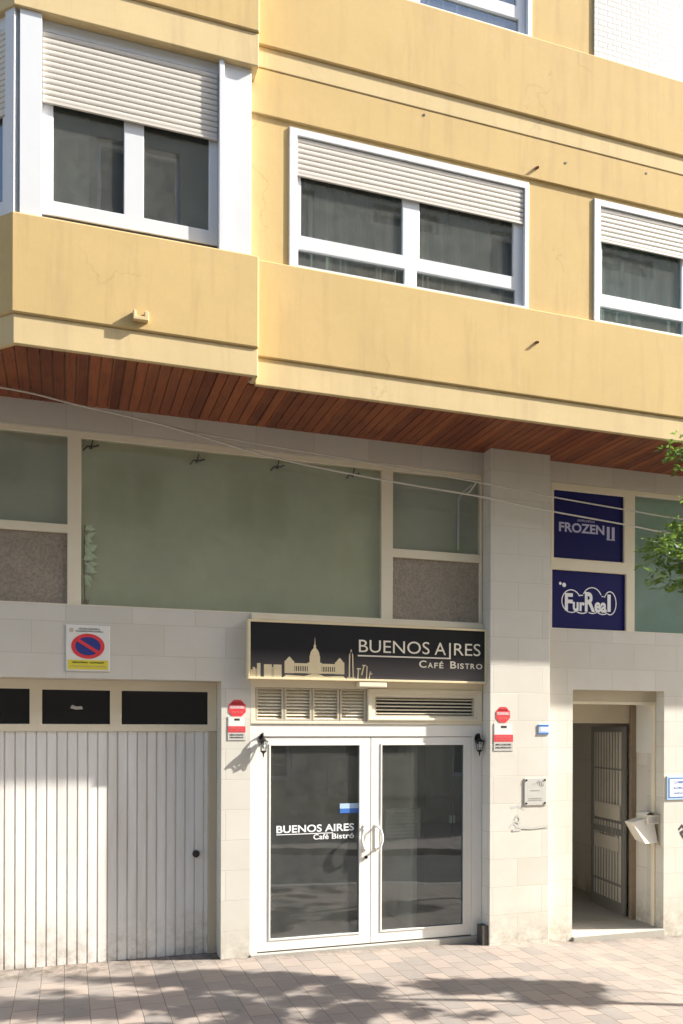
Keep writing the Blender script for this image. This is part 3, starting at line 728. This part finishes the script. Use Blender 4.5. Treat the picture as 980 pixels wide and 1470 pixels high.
# skyline
k = MB(); zb = 2.82
def sb(a, c, z_0, z_1): k.box(a, c, Y-.0006, Y+.001, z_0, z_1)
sb(1.735,1.75,zb,2.89); sb(1.752,1.775,zb,2.915); sb(1.778,1.79,zb,2.90); sb(1.795,1.83,zb,2.955)
sb(1.865,1.945,zb,2.945); sb(1.95,1.958,zb,2.92); sb(1.962,2.045,zb,2.945)
for c_ in (2.125, 2.655):
    sb(c_-.05, c_+.05, 2.862, 2.985); k.plate([(c_-.04,2.9855),(c_+.04,2.9855),(c_+.02,3.01),(c_,3.03),(c_-.02,3.01)], Y-.0006, Y+.001)
for a, c in ((2.176,2.315),(2.465,2.604)):
    sb(a, c, 2.935, 2.965); sb(a, c, 2.865, 2.885)
    n = 6
    for i in range(n):
        q = a+(c-a)*(i+.2)/n; sb(q, q+(c-a)*.45/n, 2.8855, 2.9345)
sb(2.316,2.464,2.862,2.975); sb(2.335,2.445,2.9755,3.045)
k.plate([(2.34,3.0455),(2.44,3.0455),(2.435,3.075),(2.418,3.105),(2.402,3.12),(2.402,3.15),(2.396,3.155),(2.391,3.235),(2.386,3.155),(2.378,3.15),(2.378,3.12),(2.362,3.105),(2.345,3.075)], Y-.0006, Y+.001)
k.plate([(2.06,zb),(2.72,zb),(2.69,2.845),(2.5,2.836),(2.42,2.86),(2.36,2.86),(2.28,2.836),(2.09,2.845)], Y-.0006, Y+.001)
k.plate([(2.752,zb),(2.766,zb),(2.768,3.09),(2.755,3.06)], Y-.0006, Y+.001); k.plate([(2.795,zb),(2.808,zb),(2.800,3.06),(2.788,3.09)], Y-.0006, Y+.001)
k.plate([(2.768,3.095),(2.788,3.095),(2.778,3.125)], Y-.0006, Y+.001); sb(2.735,2.825,zb,2.832)
for a, c, h in ((2.84,2.85,2.93),(2.85,2.885,2.93),(2.90,2.91,2.965),(2.91,2.94,2.965),(2.945,2.955,2.93),(2.985,2.993,2.90),(2.993,3.01,2.88)):
    sb(a, c, h-.012, h)
k.plate([(2.845,zb),(2.857,zb),(2.865,2.93),(2.853,2.93)], Y-.0007, Y+.0011); k.plate([(2.885,2.86),(2.90,2.86),(2.925,2.955),(2.912,2.955)], Y-.0007, Y+.0011)
k.plate([(2.94,zb),(2.952,zb),(2.957,2.955),(2.947,2.955)], Y-.0007, Y+.0011); k.plate([(2.97,zb),(2.98,zb),(2.992,2.89),(2.982,2.89)], Y-.0007, Y+.0011)
k.build('skyline', M['gold'], S)
b = MB(); b.box(2.86, 3.17, -.10, -.02, 2.735, 2.7965); b.build('lamp_housing', M['cream'], S, bevel=.01)

# ------------------------------------------------------------------ wall signs
NP = empty('no_parking_sign', (.2,-.0,2.84)); tag(NP, 'white and yellow plate with a red ringed no parking symbol above the garage door', 'sign')
b = MB(); b.box(.002,.397,-.012,-.001,2.842,3.272); b.build('plate', M['plate_white'], NP, bevel=.004)
b = MB(); b.box(.02,.38,-.0140,-.0125,2.858,2.945); b.build('yellow_band', M['signyellow'], NP)
b = MB(); b.plate(ell(.198,3.075,.150,.118,36), -.0140, -.0125); b.build('red_ring', M['red'], NP)
b = MB(); b.plate(ell(.198,3.075,.113,.086,32), -.0150, -.0141); b.build('blue_disc', M['signblue'], NP)
b = MB(); b.plate([(.088,3.125),(.108,3.150),(.308,3.025),(.288,3.000)], -.0162, -.0151); b.build('red_slash', M['red'], NP)
scribble(MB(), .115,.31,3.230,3.244,-.0125,1).build('lettering', M['ink'], NP); scribble(MB(),.09,.345,3.208,3.221,-.0125,2).build('lettering', M['ink'], NP)
MB().plate(ell(.05,3.222,.02,.02,12),-.0135,-.0125).build('emblem', M['cream_dark'], NP)
scribble(MB(),.06,.20,2.915,2.930,-.0142,3,1.3).build('lettering', M['ink'], NP); scribble(MB(),.215,.35,2.915,2.930,-.0142,4,1.3).build('lettering', M['ink'], NP)
b = MB(); scribble(b,.05,.36,2.880,2.892,-.0142,6); b.build('small_print', M['cream_dark'], NP)

def alarm(x, y, oz, px0, px1, pz0, pz1, where):
    o = empty('alarm_sticker', (x,y,oz-.09)); tag(o, 'red octagonal alarm sticker ' + where, 'sticker', 'red octagonal alarm stickers beside the cafe front')
    a0 = math.pi/8
    MB().plate(ell(x,oz,.092,.092,8,a0), y-.004, y-.0005).build('plate', M['red'], o)
    b = MB(); b.plate(ell(x,oz+.002,.080,.080,8,a0)[0:1]+[(x+.070,oz+.018),(x-.070,oz+.018)]+ell(x,oz+.002,.080,.080,8,a0)[3:4], y-.0055, y-.0041) if False else b.box(x-.080,x+.080,y-.0052,y-.0041,oz-.004,oz+.030)
    b.build('white_band', M['red_pale'], o)
    b = MB(); scribble(b, x-.055,x+.06,oz+.040,oz+.062,y-.0041,8,1.2); b.build('dark_letters', M['red_dark'], o)
    b = MB(); scribble(b, x-.068,x+.075,oz+.002,oz+.024,y-.0053,9,1.1); b.build('lettering', M['white_print'], o)
    b = MB(); scribble(b, x-.05,x+.055,oz-.045,oz-.028,y-.0041,10); b.build('small_print', M['red_pale'], o)
    q = empty('notice_plate', (x,y,pz0)); tag(q, 'grey red banded security notice ' + where, 'notice', 'security notice plates beside the cafe front')
    MB().box(px0,px1,y-.005,y-.0005,pz0,pz1).build('plate', M['plate_grey'], q, bevel=.001)
    h = pz1-pz0; w = px1-px0
    MB().box(px0+.012,px1-.012,y-.0056,y-.0051,pz0+h*.60,pz1-.008).build('white_field', M['plate_white'], q)
    MB().box(px0+w*.36,px1-w*.34,y-.0066,y-.0057,pz0+h*.83,pz0+h*.92).build('camera_symbol', M['ink'], q)
    MB().box(px0+.003,px1-.003,y-.0062,y-.0052,pz0+h*.335,pz0+h*.59).build('red_band', M['red'], q)
    b = MB(); scribble(b, px0+.02,px1-.015,pz0+h*.47,pz0+h*.54,y-.0063,11); scribble(b, px0+.02,px1-.015,pz0+h*.38,pz0+h*.43,y-.0063,12); b.build('lettering', M['red_pale'], q)
    b = MB(); scribble(b, px0+.02,px1-.015,pz0+h*.20,pz0+h*.26,y-.0052,13); scribble(b, px0+.02,px1-.015,pz0+h*.09,pz0+h*.15,y-.0052,14); b.build('small_print', M['ink'], q)
alarm(1.617, 0, 2.505, 1.522, 1.703, 2.190, 2.425, 'on the narrow pier left of the cafe doors')
alarm(4.487, -.17, 2.462, 4.375, 4.612, 2.072, 2.368, 'on the pillar right of the cafe doors')

o = empty('house_number_plate', (4.99,-.17,2.25)); tag(o, 'tiny blue edged plate near the right corner of the pillar', 'plate')
MB().box(4.922,5.052,-.180,-.1705,2.250,2.362).build('plate', M['blue_pale'], o, bevel=.002)
MB().box(4.925,5.049,-.1815,-.1802,2.337,2.357).build('top_band', M['blue'], o); MB().box(4.925,5.049,-.1815,-.1802,2.254,2.270).build('bottom_band', M['blue'], o)
MB().box(4.945,5.03,-.1822,-.1803,2.283,2.330).build('white_panel', M['white_print'], o)

o = empty('wall_plaque', (4.89,-.17,1.47)); tag(o, 'square grey metal plaque with corner screws on the lit pillar', 'plaque')
MB().box(4.750,5.025,-.180,-.1705,1.475,1.772).build('plate', M['plate_grey'], o, bevel=.002)
b = MB()
for sx in (4.772,5.003):
    for sz in (1.497,1.750): b.cyl((sx,-.1805,sz),(sx,-.186,sz),.011,n=10)
b.build('screw_set', M['iron'], o)
b = MB()
for i in range(7):
    a = i*.9; b.tube([(4.85+.022*i,-.1812,1.70+.02*math.sin(a)),(4.86+.022*i,-.1812,1.725-.02*math.cos(a))], .003, 4)
scribble(b, 4.83,4.95,1.632,1.642,-.1805,31); scribble(b,4.80,4.97,1.545,1.556,-.1805,32); scribble(b,4.80,4.97,1.525,1.535,-.1805,33)
b.build('lettering', M['graffiti_grey'], o)

o = empty('blue_framed_notice', (7.0,0,1.47)); tag(o, 'white notice with a blue frame on the wall right of the entrance', 'notice')
MB().box(6.765,7.26,-.012,-.0005,1.472,1.755).build('plate', M['blue_pale'], o, bevel=.003)
MB().wall(6.79,7.235,1.497,1.732,[(6.803,7.222,1.509,1.720)],-.0145,-.0122).build('border', M['blue'], o)
MB().box(6.8035,7.2215,-.0138,-.0123,1.5095,1.7195).build('white_panel', M['white_print'], o)
for q_, (a_, c_) in enumerate(((1.665,1.695),(1.60,1.625),(1.54,1.56))): scribble(MB(),6.86,7.19,a_,c_,-.0140,41+q_).build('lettering', M['blue'], o)

# spray marks are paint on the wall: thin flat strokes
def strokes(b, pts, y, r=.006):
    for i in range(len(pts)-1):
        yy = y - i*.00025; a = Vector((pts[i][0],yy,pts[i][1])); c = Vector((pts[i+1][0],yy,pts[i+1][1])); d = (c-a).normalized(); n = Vector((-d.z,0,d.x))*r
        b.add([a-n-d*r, a+n-d*r, c+n+d*r, c-n+d*r], [(0,3,2,1)])
b = MB()
strokes(b, [(4.60,1.455),(4.68,1.47),(4.75,1.44)], -.1712, .014); strokes(b, [(4.64,1.33),(4.67,1.37),(4.70,1.33),(4.68,1.29),(4.65,1.30)], -.1735, .008)
strokes(b, [(4.58,1.25),(4.62,1.29),(4.66,1.24),(4.70,1.28)], -.1712, .010); strokes(b, [(4.62,1.21),(4.70,1.215)], -.1745, .013); strokes(b, [(4.70,1.235),(4.85,1.225),(5.04,1.24)], -.1755, .012)
b.build('graffiti', M['graffiti_grey'], B, label='faint grey scrawl below the plaque on the pillar')
b = MB(); strokes(b, [(6.95,1.12),(6.99,1.16),(7.04,1.10),(6.98,1.06),(7.03,1.00),(7.08,1.04)], -.0012, .014); strokes(b, [(6.97,1.08),(7.10,1.14),(7.14,1.02)], -.0016, .012)
b.build('graffiti', M['ink'], B, label='black scrawl right of the entrance')

# ------------------------------------------------------------------ wall lanterns
def lantern(x, y, z, label):
    o = empty('wall_lantern', (x,y,z)); tag(o, label, 'lantern', 'wall lanterns on the cafe door frame')
    b = MB(); b.plate(ell(x,z+.05,.028,.055,16), y-.012, y-.0005); b.build('back_plate', M['iron'], o, bevel=.002)
    b = MB(); pts = []
    for i in range(15):
        t = i/14*math.pi*1.05; pts.append((x+.0, y-.012-.032*(1-math.cos(t))*.9, z+.05+.055*math.sin(t)))
    b.tube(pts, .008, 8)
    pts = [(x+.02*math.cos(t*.9), y-.05-.025*math.sin(t*.9), z+.035+.02*math.cos(t*.9)) for t in range(8)]
    b.tube(pts, .005, 6); b.build('scroll_arm', M['iron'], o)
    cy = y-.066; hz = z+.03
    b = MB(); b.tube([(x,cy,hz+.035),(x,cy,hz+.02),(x,cy,hz-.005),(x,cy,hz-.012)], [.006,.018,.050,.054], 12); b.build('cap', M['iron'], o)
    b = MB(); b.tube([(x,cy,hz-.013),(x,cy,hz-.10)], [.042,.026], 12); b.build('glass', M['glass_mezz'], o)
    b = MB()
    for i in range(4):
        a = math.pi/4+i*math.pi/2; b.tube([(x+.046*math.cos(a),cy+.046*math.sin(a),hz-.012),(x+.029*math.cos(a),cy+.029*math.sin(a),hz-.105)], .0035, 5)
    b.tube([(x,cy,hz-.10),(x,cy,hz-.108),(x,cy,hz-.125),(x,cy,hz-.165)], [.032,.030,.010,.004], 10); b.build('cage', M['iron'], o)
    b = MB(); b.ico((x,cy,hz-.05), .02, 10, 1.4); b.build('bulb', M['white'], o, smooth=True)
lantern(1.872, .018, 2.155, 'sunlit iron lantern at the top left corner of the cafe door frame')
lantern(4.268, .010, 2.150, 'dark iron lantern in shade at the top right corner of the cafe door frame')

# ------------------------------------------------------------------ flats entrance right of the pillar
b = MB(); b.box(5.476,6.7295,.14,.30,2.635,2.759); b.build('entrance_lintel', M['cream_dark'], B)
b = MB(); b.wall(5.476,6.7295,-.083,2.634,[(5.50,6.705,-.2,2.60)],.14,.20); b.build('entrance_frame', M['cream'], B, bevel=.004)
b = MB(); b.box(6.731,6.80,.301,.545,-.1,2.80); b.box(5.30,5.474,.301,.545,-.1,2.80); b.box(5.475,6.7305,.20,.54,2.66,2.80); b.build('vestibule_walls', M['lobby'], B)
MB().box(6.722,6.7305,.205,.535,2.02,2.655).build('pale_wall_panel', M['plate_white'], B)
MB().wall(5.10,7.55,-.08,2.83,[(5.62,6.715,-.2,2.38)],.55,.62).build('lobby_door_frame', M['cream_dark'], B, bevel=.004)
MB().box(6.655,6.7285,.50,.548,-.08,2.60).build('door_jamb', M['wood_brown'], B, bevel=.003)
MB().box(5.06,7.59,.601,3.4,-.4,-.049).build('lobby_floor', M['concrete'], B)
b = MB(); b.box(5.06,7.59,2.6,2.66,-.08,2.0); b.build('lobby_back_wall', M['lobby_dark'], B)
b = MB(); b.box(5.06,7.59,2.61,2.66,2.001,2.84); b.box(5.06,7.59,.63,2.6,2.62,2.66); b.build('lobby_ceiling', M['lobby'], B)
MB().box(5.06,5.12,.63,2.59,-.08,2.6).build('lobby_side_wall', M['lobby_dark'], B)
MB().box(7.2,7.26,.63,2.59,-.08,2.6).build('lobby_side_wall', M['lobby'], B)
# open barred door leaf
th = R(90-9.5); xf = Matrix.Translation((6.685,.66,0)) @ Matrix.Rotation(th, 4, 'Z')
d = MB(xf); d.wall(0,.92,-.06,2.34,[(.07,.85,.10,.30),(.07,.85,.33,.95),(.07,.85,1.03,1.10),(.07,.85,1.13,1.78),(.07,.85,1.80,2.27)],-.02,.02)
GT = d.build('entrance_door', M['bars'], B, bevel=.003, label='open barred door leaf of the flats entrance')
d = MB(xf)
for i in range(9):
    xx = .07+.78*(i+1)/10; d.cyl((xx,.022,.10),(xx,.022,2.27),.0065,n=6)
d.build('bar_set', M['bars'], GT)
d = MB(xf); d.box(.07,.85,-.004,.004,.10,2.27); d.build('pane', M['pale_backing'], GT)  # opaque pale sheet stands for the lighter lobby between the bars
d = MB(xf); d.box(.09,.80,.026,.029,1.14,1.34); d.box(.12,.80,.026,.029,.74,.92); d.build('paper_notice', M['paper'], GT)
# junk mail holder with folded newspapers on the reveal
o = empty('mail_holder', (6.72,.2,.95)); tag(o, 'tilted tray of folded newspapers on the right reveal of the entrance', 'mail holder')
b = MB()
for k_, (dx, dz, t) in enumerate(((0,0,0),(.012,.02,.02))):
    b.add([(6.36+dx,.10,1.205+dz),(6.66+dx,.10,1.27+dz),(6.70,.30,1.27+dz),(6.40+dx,.30,1.20+dz),
           (6.50+dx,.04,.955+dz),(6.69,.05,.955+dz),(6.705,.26,.98+dz),(6.52+dx,.26,.98+dz)], [(0,1,5,4),(1,2,6,5),(0,4,7,3),(3,7,6,2),(0,3,2,1),(4,5,6,7)])
    break
b.build('tray', M['paper'], o, bevel=.004)
b = MB(); pts = []
for i in range(9):
    a = math.pi*i/8; pts.append((6.60+.07*math.cos(a), 1.27+.055*math.sin(a)))
for i in range(8):
    (a0_, c0_), (a1_, c1_) = pts[i], pts[i+1]
    b.add([(a0_,.06,c0_),(a1_,.06,c1_),(a1_+.02,.28,c1_),(a0_+.02,.28,c0_)], [(0,1,2,3)])
b.box(6.56,6.715,.07,.27,1.18,1.285); b.build('rolled_paper', M['paper'], o)
b = MB()
for i in range(4): b.box(6.575+.004*i,6.70,.062,.069,1.20+.018*i,1.206+.018*i)
b.build('newsprint', M['graffiti_grey'], o)
MB().box(6.7155,6.7295,.06,.30,.93,1.30).build('wall_bracket', M['cream_dark'], o)

# ------------------------------------------------------------------ loose cables sagging along the front
def cable(name, pts, r, label):
    P_ = [Vector(p) for p in pts]; out = []
    for i in range(len(P_)-1):
        p0 = P_[max(i-1,0)]; p1 = P_[i]; p2 = P_[i+1]; p3 = P_[min(i+2,len(P_)-1)]
        for s in range(8):
            t = s/8; out.append(.5*((2*p1)+(-p0+p2)*t+(2*p0-5*p1+4*p2-p3)*t*t+(-p0+3*p1-3*p2+p3)*t**3))
    out.append(P_[-1]); o = MB().tube(out, r, 6).build(name, M['cable'], smooth=True); tag(o, label, 'cable', 'cables sagging along the front'); return o
cable('overhead_cable', [(-4,-.3,5.31),(-2,-.3,5.318),(-.551,-.3,5.293),(.089,-.3,5.219),(.893,-.3,5.118),(1.89,-.3,4.935),(3.007,-.3,4.826),(4.16,-.3,4.752),(4.995,-.3,4.672),(5.953,-.3,4.60),(6.733,-.3,4.54),(9,-.3,4.45)], .009, 'lower of the two pale cables, crossing the whole front down to the tree')
cable('overhead_cable', [(.95,-.285,5.118),(1.7,-.29,5.055),(2.526,-.29,5.009),(3.173,-.29,4.971),(4.078,-.29,4.908),(5.02,-.29,4.831),(6.046,-.29,4.766),(6.732,-.29,4.728),(9,-.29,4.66)], .008, 'upper of the two pale cables, passing above the lettering of the navy panel')
o = MB().tube([(3.98,-.29,4.77),(4.02,-.29,4.80),(4.10,-.29,4.905)], .008, 6).build('cable_tie', M['cable']); tag(o, 'short pale tie joining the two cables left of the pillar', 'cable tie')

# ------------------------------------------------------------------ the street tree on the right, its crown shading the pavement
KX, KY = 3.75/2.74, 1/2.74
def in_frame(p):
    d = Vector(p) - Vector((0,-8.2,2.33)); f = d.x*math.sin(YAW)+d.y*math.cos(YAW); r = d.x*math.cos(YAW)-d.y*math.sin(YAW)
    return 490+1200*r/f, 1044.8-1200*d.z/f
shade = [   # patches of dappled shade on the pavement: centre and two half axes
(.481,-.575,.674,-.215,-.024,-.383),(1.42,-.706,.66,-.21,-.052,-.273),(2.068,-1.183,.464,-.148,-.103,-.349),
(.309,-1.127,.54,-.173,-.009,-.201),(1.294,-1.371,.766,-.245,-.055,-.291),(3.291,-1.43,.225,-.072,-.069,-.141),
(4.036,-1.604,.51,-.163,-.095,-.156),(4.032,-1.948,.286,-.092,-.082,-.127),(2.732,-1.937,.542,-.173,-.058,-.135),
(2.011,-1.775,.427,-.137,-.057,-.181),(1.025,-1.965,1.239,-.398,-.044,-.267),(2.263,-2.506,.73,-.234,-.094,-.239),
(2.6,-2.9,1.2,-.2,0,-.35),(.6,-2.4,1.0,0,0,-.4)]
T = empty('street_tree', (10.9,-3.1,gz(10.9))); tag(T, 'leafy street tree whose bright outer twigs hang in at the right edge', 'tree')
rt = random.Random(11)
sprays = []
tries = 0
areas = [abs(a[2]*a[5]-a[3]*a[4])**.8+.03 for a in shade]
for i_, k_ in ((0,1.3),(1,1.3),(5,1.5),(6,1.5),(7,1.2),(10,.6),(11,.5),(12,.3),(13,.4)): areas[i_] *= k_
while len(sprays) < 1350 and tries < 160000:
    tries += 1
    a = rt.choices(shade, areas)[0]
    q = rt.random()**.5; t = rt.uniform(0, 2*math.pi)
    gx = a[0] + a[2]*q*math.cos(t) + a[4]*q*math.sin(t); gy = a[1] + a[3]*q*math.cos(t) + a[5]*q*math.sin(t)
    if mnoise.noise(Vector((gx*2.6, gy*5.0, 3.7))) < .02: continue      # gaps between the clumps of the crown
    z = 3.3 + 2.5*rt.random()**1.8; p = Vector((gx + KX*z, gy - KY*z, z))
    u, v = in_frame(p)
    if u < 1045 and v > -60: continue
    if (p - Vector((9.3,-3.1,4.6))).length > 7.0: continue
    sprays.append((p, .105))
for (cx, cy, cz, n, r_) in ((4.74,-2.35,3.84,5,.06),(4.90,-2.3,3.80,11,.12),(4.98,-2.3,3.62,9,.12),(5.10,-2.3,4.02,12,.14),(5.12,-2.3,4.25,4,.08),(5.2,-2.35,3.55,6,.12),(5.12,-2.3,4.74,5,.05),(5.2,-2.35,4.84,6,.08),(5.3,-2.4,4.5,10,.2),(5.3,-2.4,3.9,12,.25)):
    for _ in range(int(n*1.6)):
        sprays.append((Vector((cx+rt.gauss(0,r_), cy+rt.gauss(0,.12), cz+rt.gauss(0,r_*.6))), .085))
lv = MB(); tw = MB()
centre = Vector((9.3,-3.0,3.2))
for p, rad in sprays:
    d = (p - centre); d.z *= .3; d.normalize(); d = (d + Vector((rt.gauss(0,.5), rt.gauss(0,.5), rt.gauss(-.15,.35)))).normalized()
    L_ = rad*rt.uniform(2.2, 3.2); base = p - d*L_*.6; tip = p + d*L_*.5
    side = d.cross(Vector((0,0,1))).normalized()
    tw.tube([base, (base+tip)/2+Vector((0,0,.015)), tip], [.005,.0035,.0015], 4)
    n = rt.randint(15, 22)
    for i in range(n):
        t = (i+.5)/n; c = base.lerp(tip, t); sgn = 1 if i % 2 else -1
        ax = (side*sgn*rt.uniform(.5,1) + d*rt.uniform(.2,.7) + Vector((rt.gauss(0,.25),rt.gauss(0,.25),rt.gauss(-.15,.3)))).normalized()
        ln = rt.uniform(.07,.115) if rad > .1 else rt.uniform(.045,.08); w = ln*rt.uniform(.20,.28); nn = ax.cross(Vector((rt.gauss(0,.4),rt.gauss(0,.4),1))).normalized()
        q = c + ax*.01; fold = ax.cross(nn)*w*.35
        lv.add([q, q+ax*ln*.45+nn*w+fold, q+ax*ln, q+ax*ln*.45-nn*w+fold], [(0,1,2),(0,2,3)])
lv.build('crown', M['leaf'], T)
tk = MB(); tb = Vector((10.9,-3.1,gz(10.9)-.05))
tk.tube([tb, tb+Vector((.0,0,.25)), tb+Vector((.03,-.22,1.4)), tb+Vector((0,-.5,2.6)), tb+Vector((-.1,-.62,3.2))], [.19,.14,.12,.11,.10], 12)
fork = tb+Vector((-.06,-.58,2.95))
ends = rt.sample([p for p,_ in sprays[:700]], 14) + [Vector((5.2,-2.35,3.95)), Vector((5.35,-2.4,4.7)), Vector((4.95,-2.3,3.75)), Vector((5.3,-2.35,3.6))]
hubs = [Vector((8.85,-3.34,3.5)), Vector((8.9,-3.28,4.7)), Vector((8.0,-2.95,4.9)), fork+Vector((.9,-.3,1.0))]
for a_, h, r0_, r1_ in ((fork,hubs[0],.055,.030),(hubs[0],hubs[1],.028,.020),(hubs[0],hubs[2],.028,.018),(fork,hubs[3],.05,.03)):
    m_ = a_.lerp(h,.5)+Vector((rt.gauss(0,.05),rt.gauss(0,.05),.08)); tk.tube([a_, m_, h], [r0_,(r0_+r1_)/2,r1_], 8)
for e in ends:
    h = min(hubs, key=lambda q: (q-e).length); m_ = h.lerp(e,.5)+Vector((rt.gauss(0,.1),rt.gauss(0,.1),.10)); tk.tube([h, h.lerp(m_,.5)+Vector((0,0,.04)), m_, e], [.022,.016,.010,.004], 6)
tk.build('trunk', M['bark'], T, smooth=True)

# ------------------------------------------------------------------ the block across the street, seen mirrored in the glass
OB = empty('apartment_building', (0,-12.2,0)); tag(OB, 'shaded beige block across the street, seen only as a reflection in the window panes', 'building')
holes = []
for fl in range(5):
    for k in range(-3, 6): holes.append((k*3.1+.6, k*3.1+2.3, 1.0+fl*3.0, 2.6+fl*3.0))
xfo = Matrix.Translation((0,-12.1,0)) @ Matrix.Scale(-1, 4, (0,1,0))
w_ = MB(); w_.wall(-14, 20, -1, 15.5, holes, -12.5, -12.1); w_.build('wall', M['far_wall'], OB)
MB().box(-14, 20, -13.4, -12.95, -1, 15.4).build('rear_wall', M['far_wall'], OB)
for fl in range(5):
    for k in range(-3, 6):
        a, c, z0_, z1_ = k*3.1+.6, k*3.1+2.3, 1.0+fl*3.0, 2.6+fl*3.0
        f_ = MB().wall(a, c, z0_, z1_, [(a+.08,a+.81,z0_+.08,z1_-.08),(a+.89,c-.08,z0_+.08,z1_-.08)], -12.35, -12.25).build('window', M['white'], OB)
        MB().box(a+.001, c-.001, -12.42, -12.36, z0_+.001, z1_-.001).build('pane', M['far_glass'], f_)
for fl in range(5):
    for x0_ in (-9.2, -3.0, 6.3, 12.5):
        b = MB(); z_ = .7+fl*3.0; b.box(x0_-.2, x0_+2.9, -12.098, -11.2, z_-.12, z_); b.box(x0_-.2, x0_+2.9, -11.25, -11.2, z_+.001, z_+.9); b.build('balcony', M['far_wall'], OB)
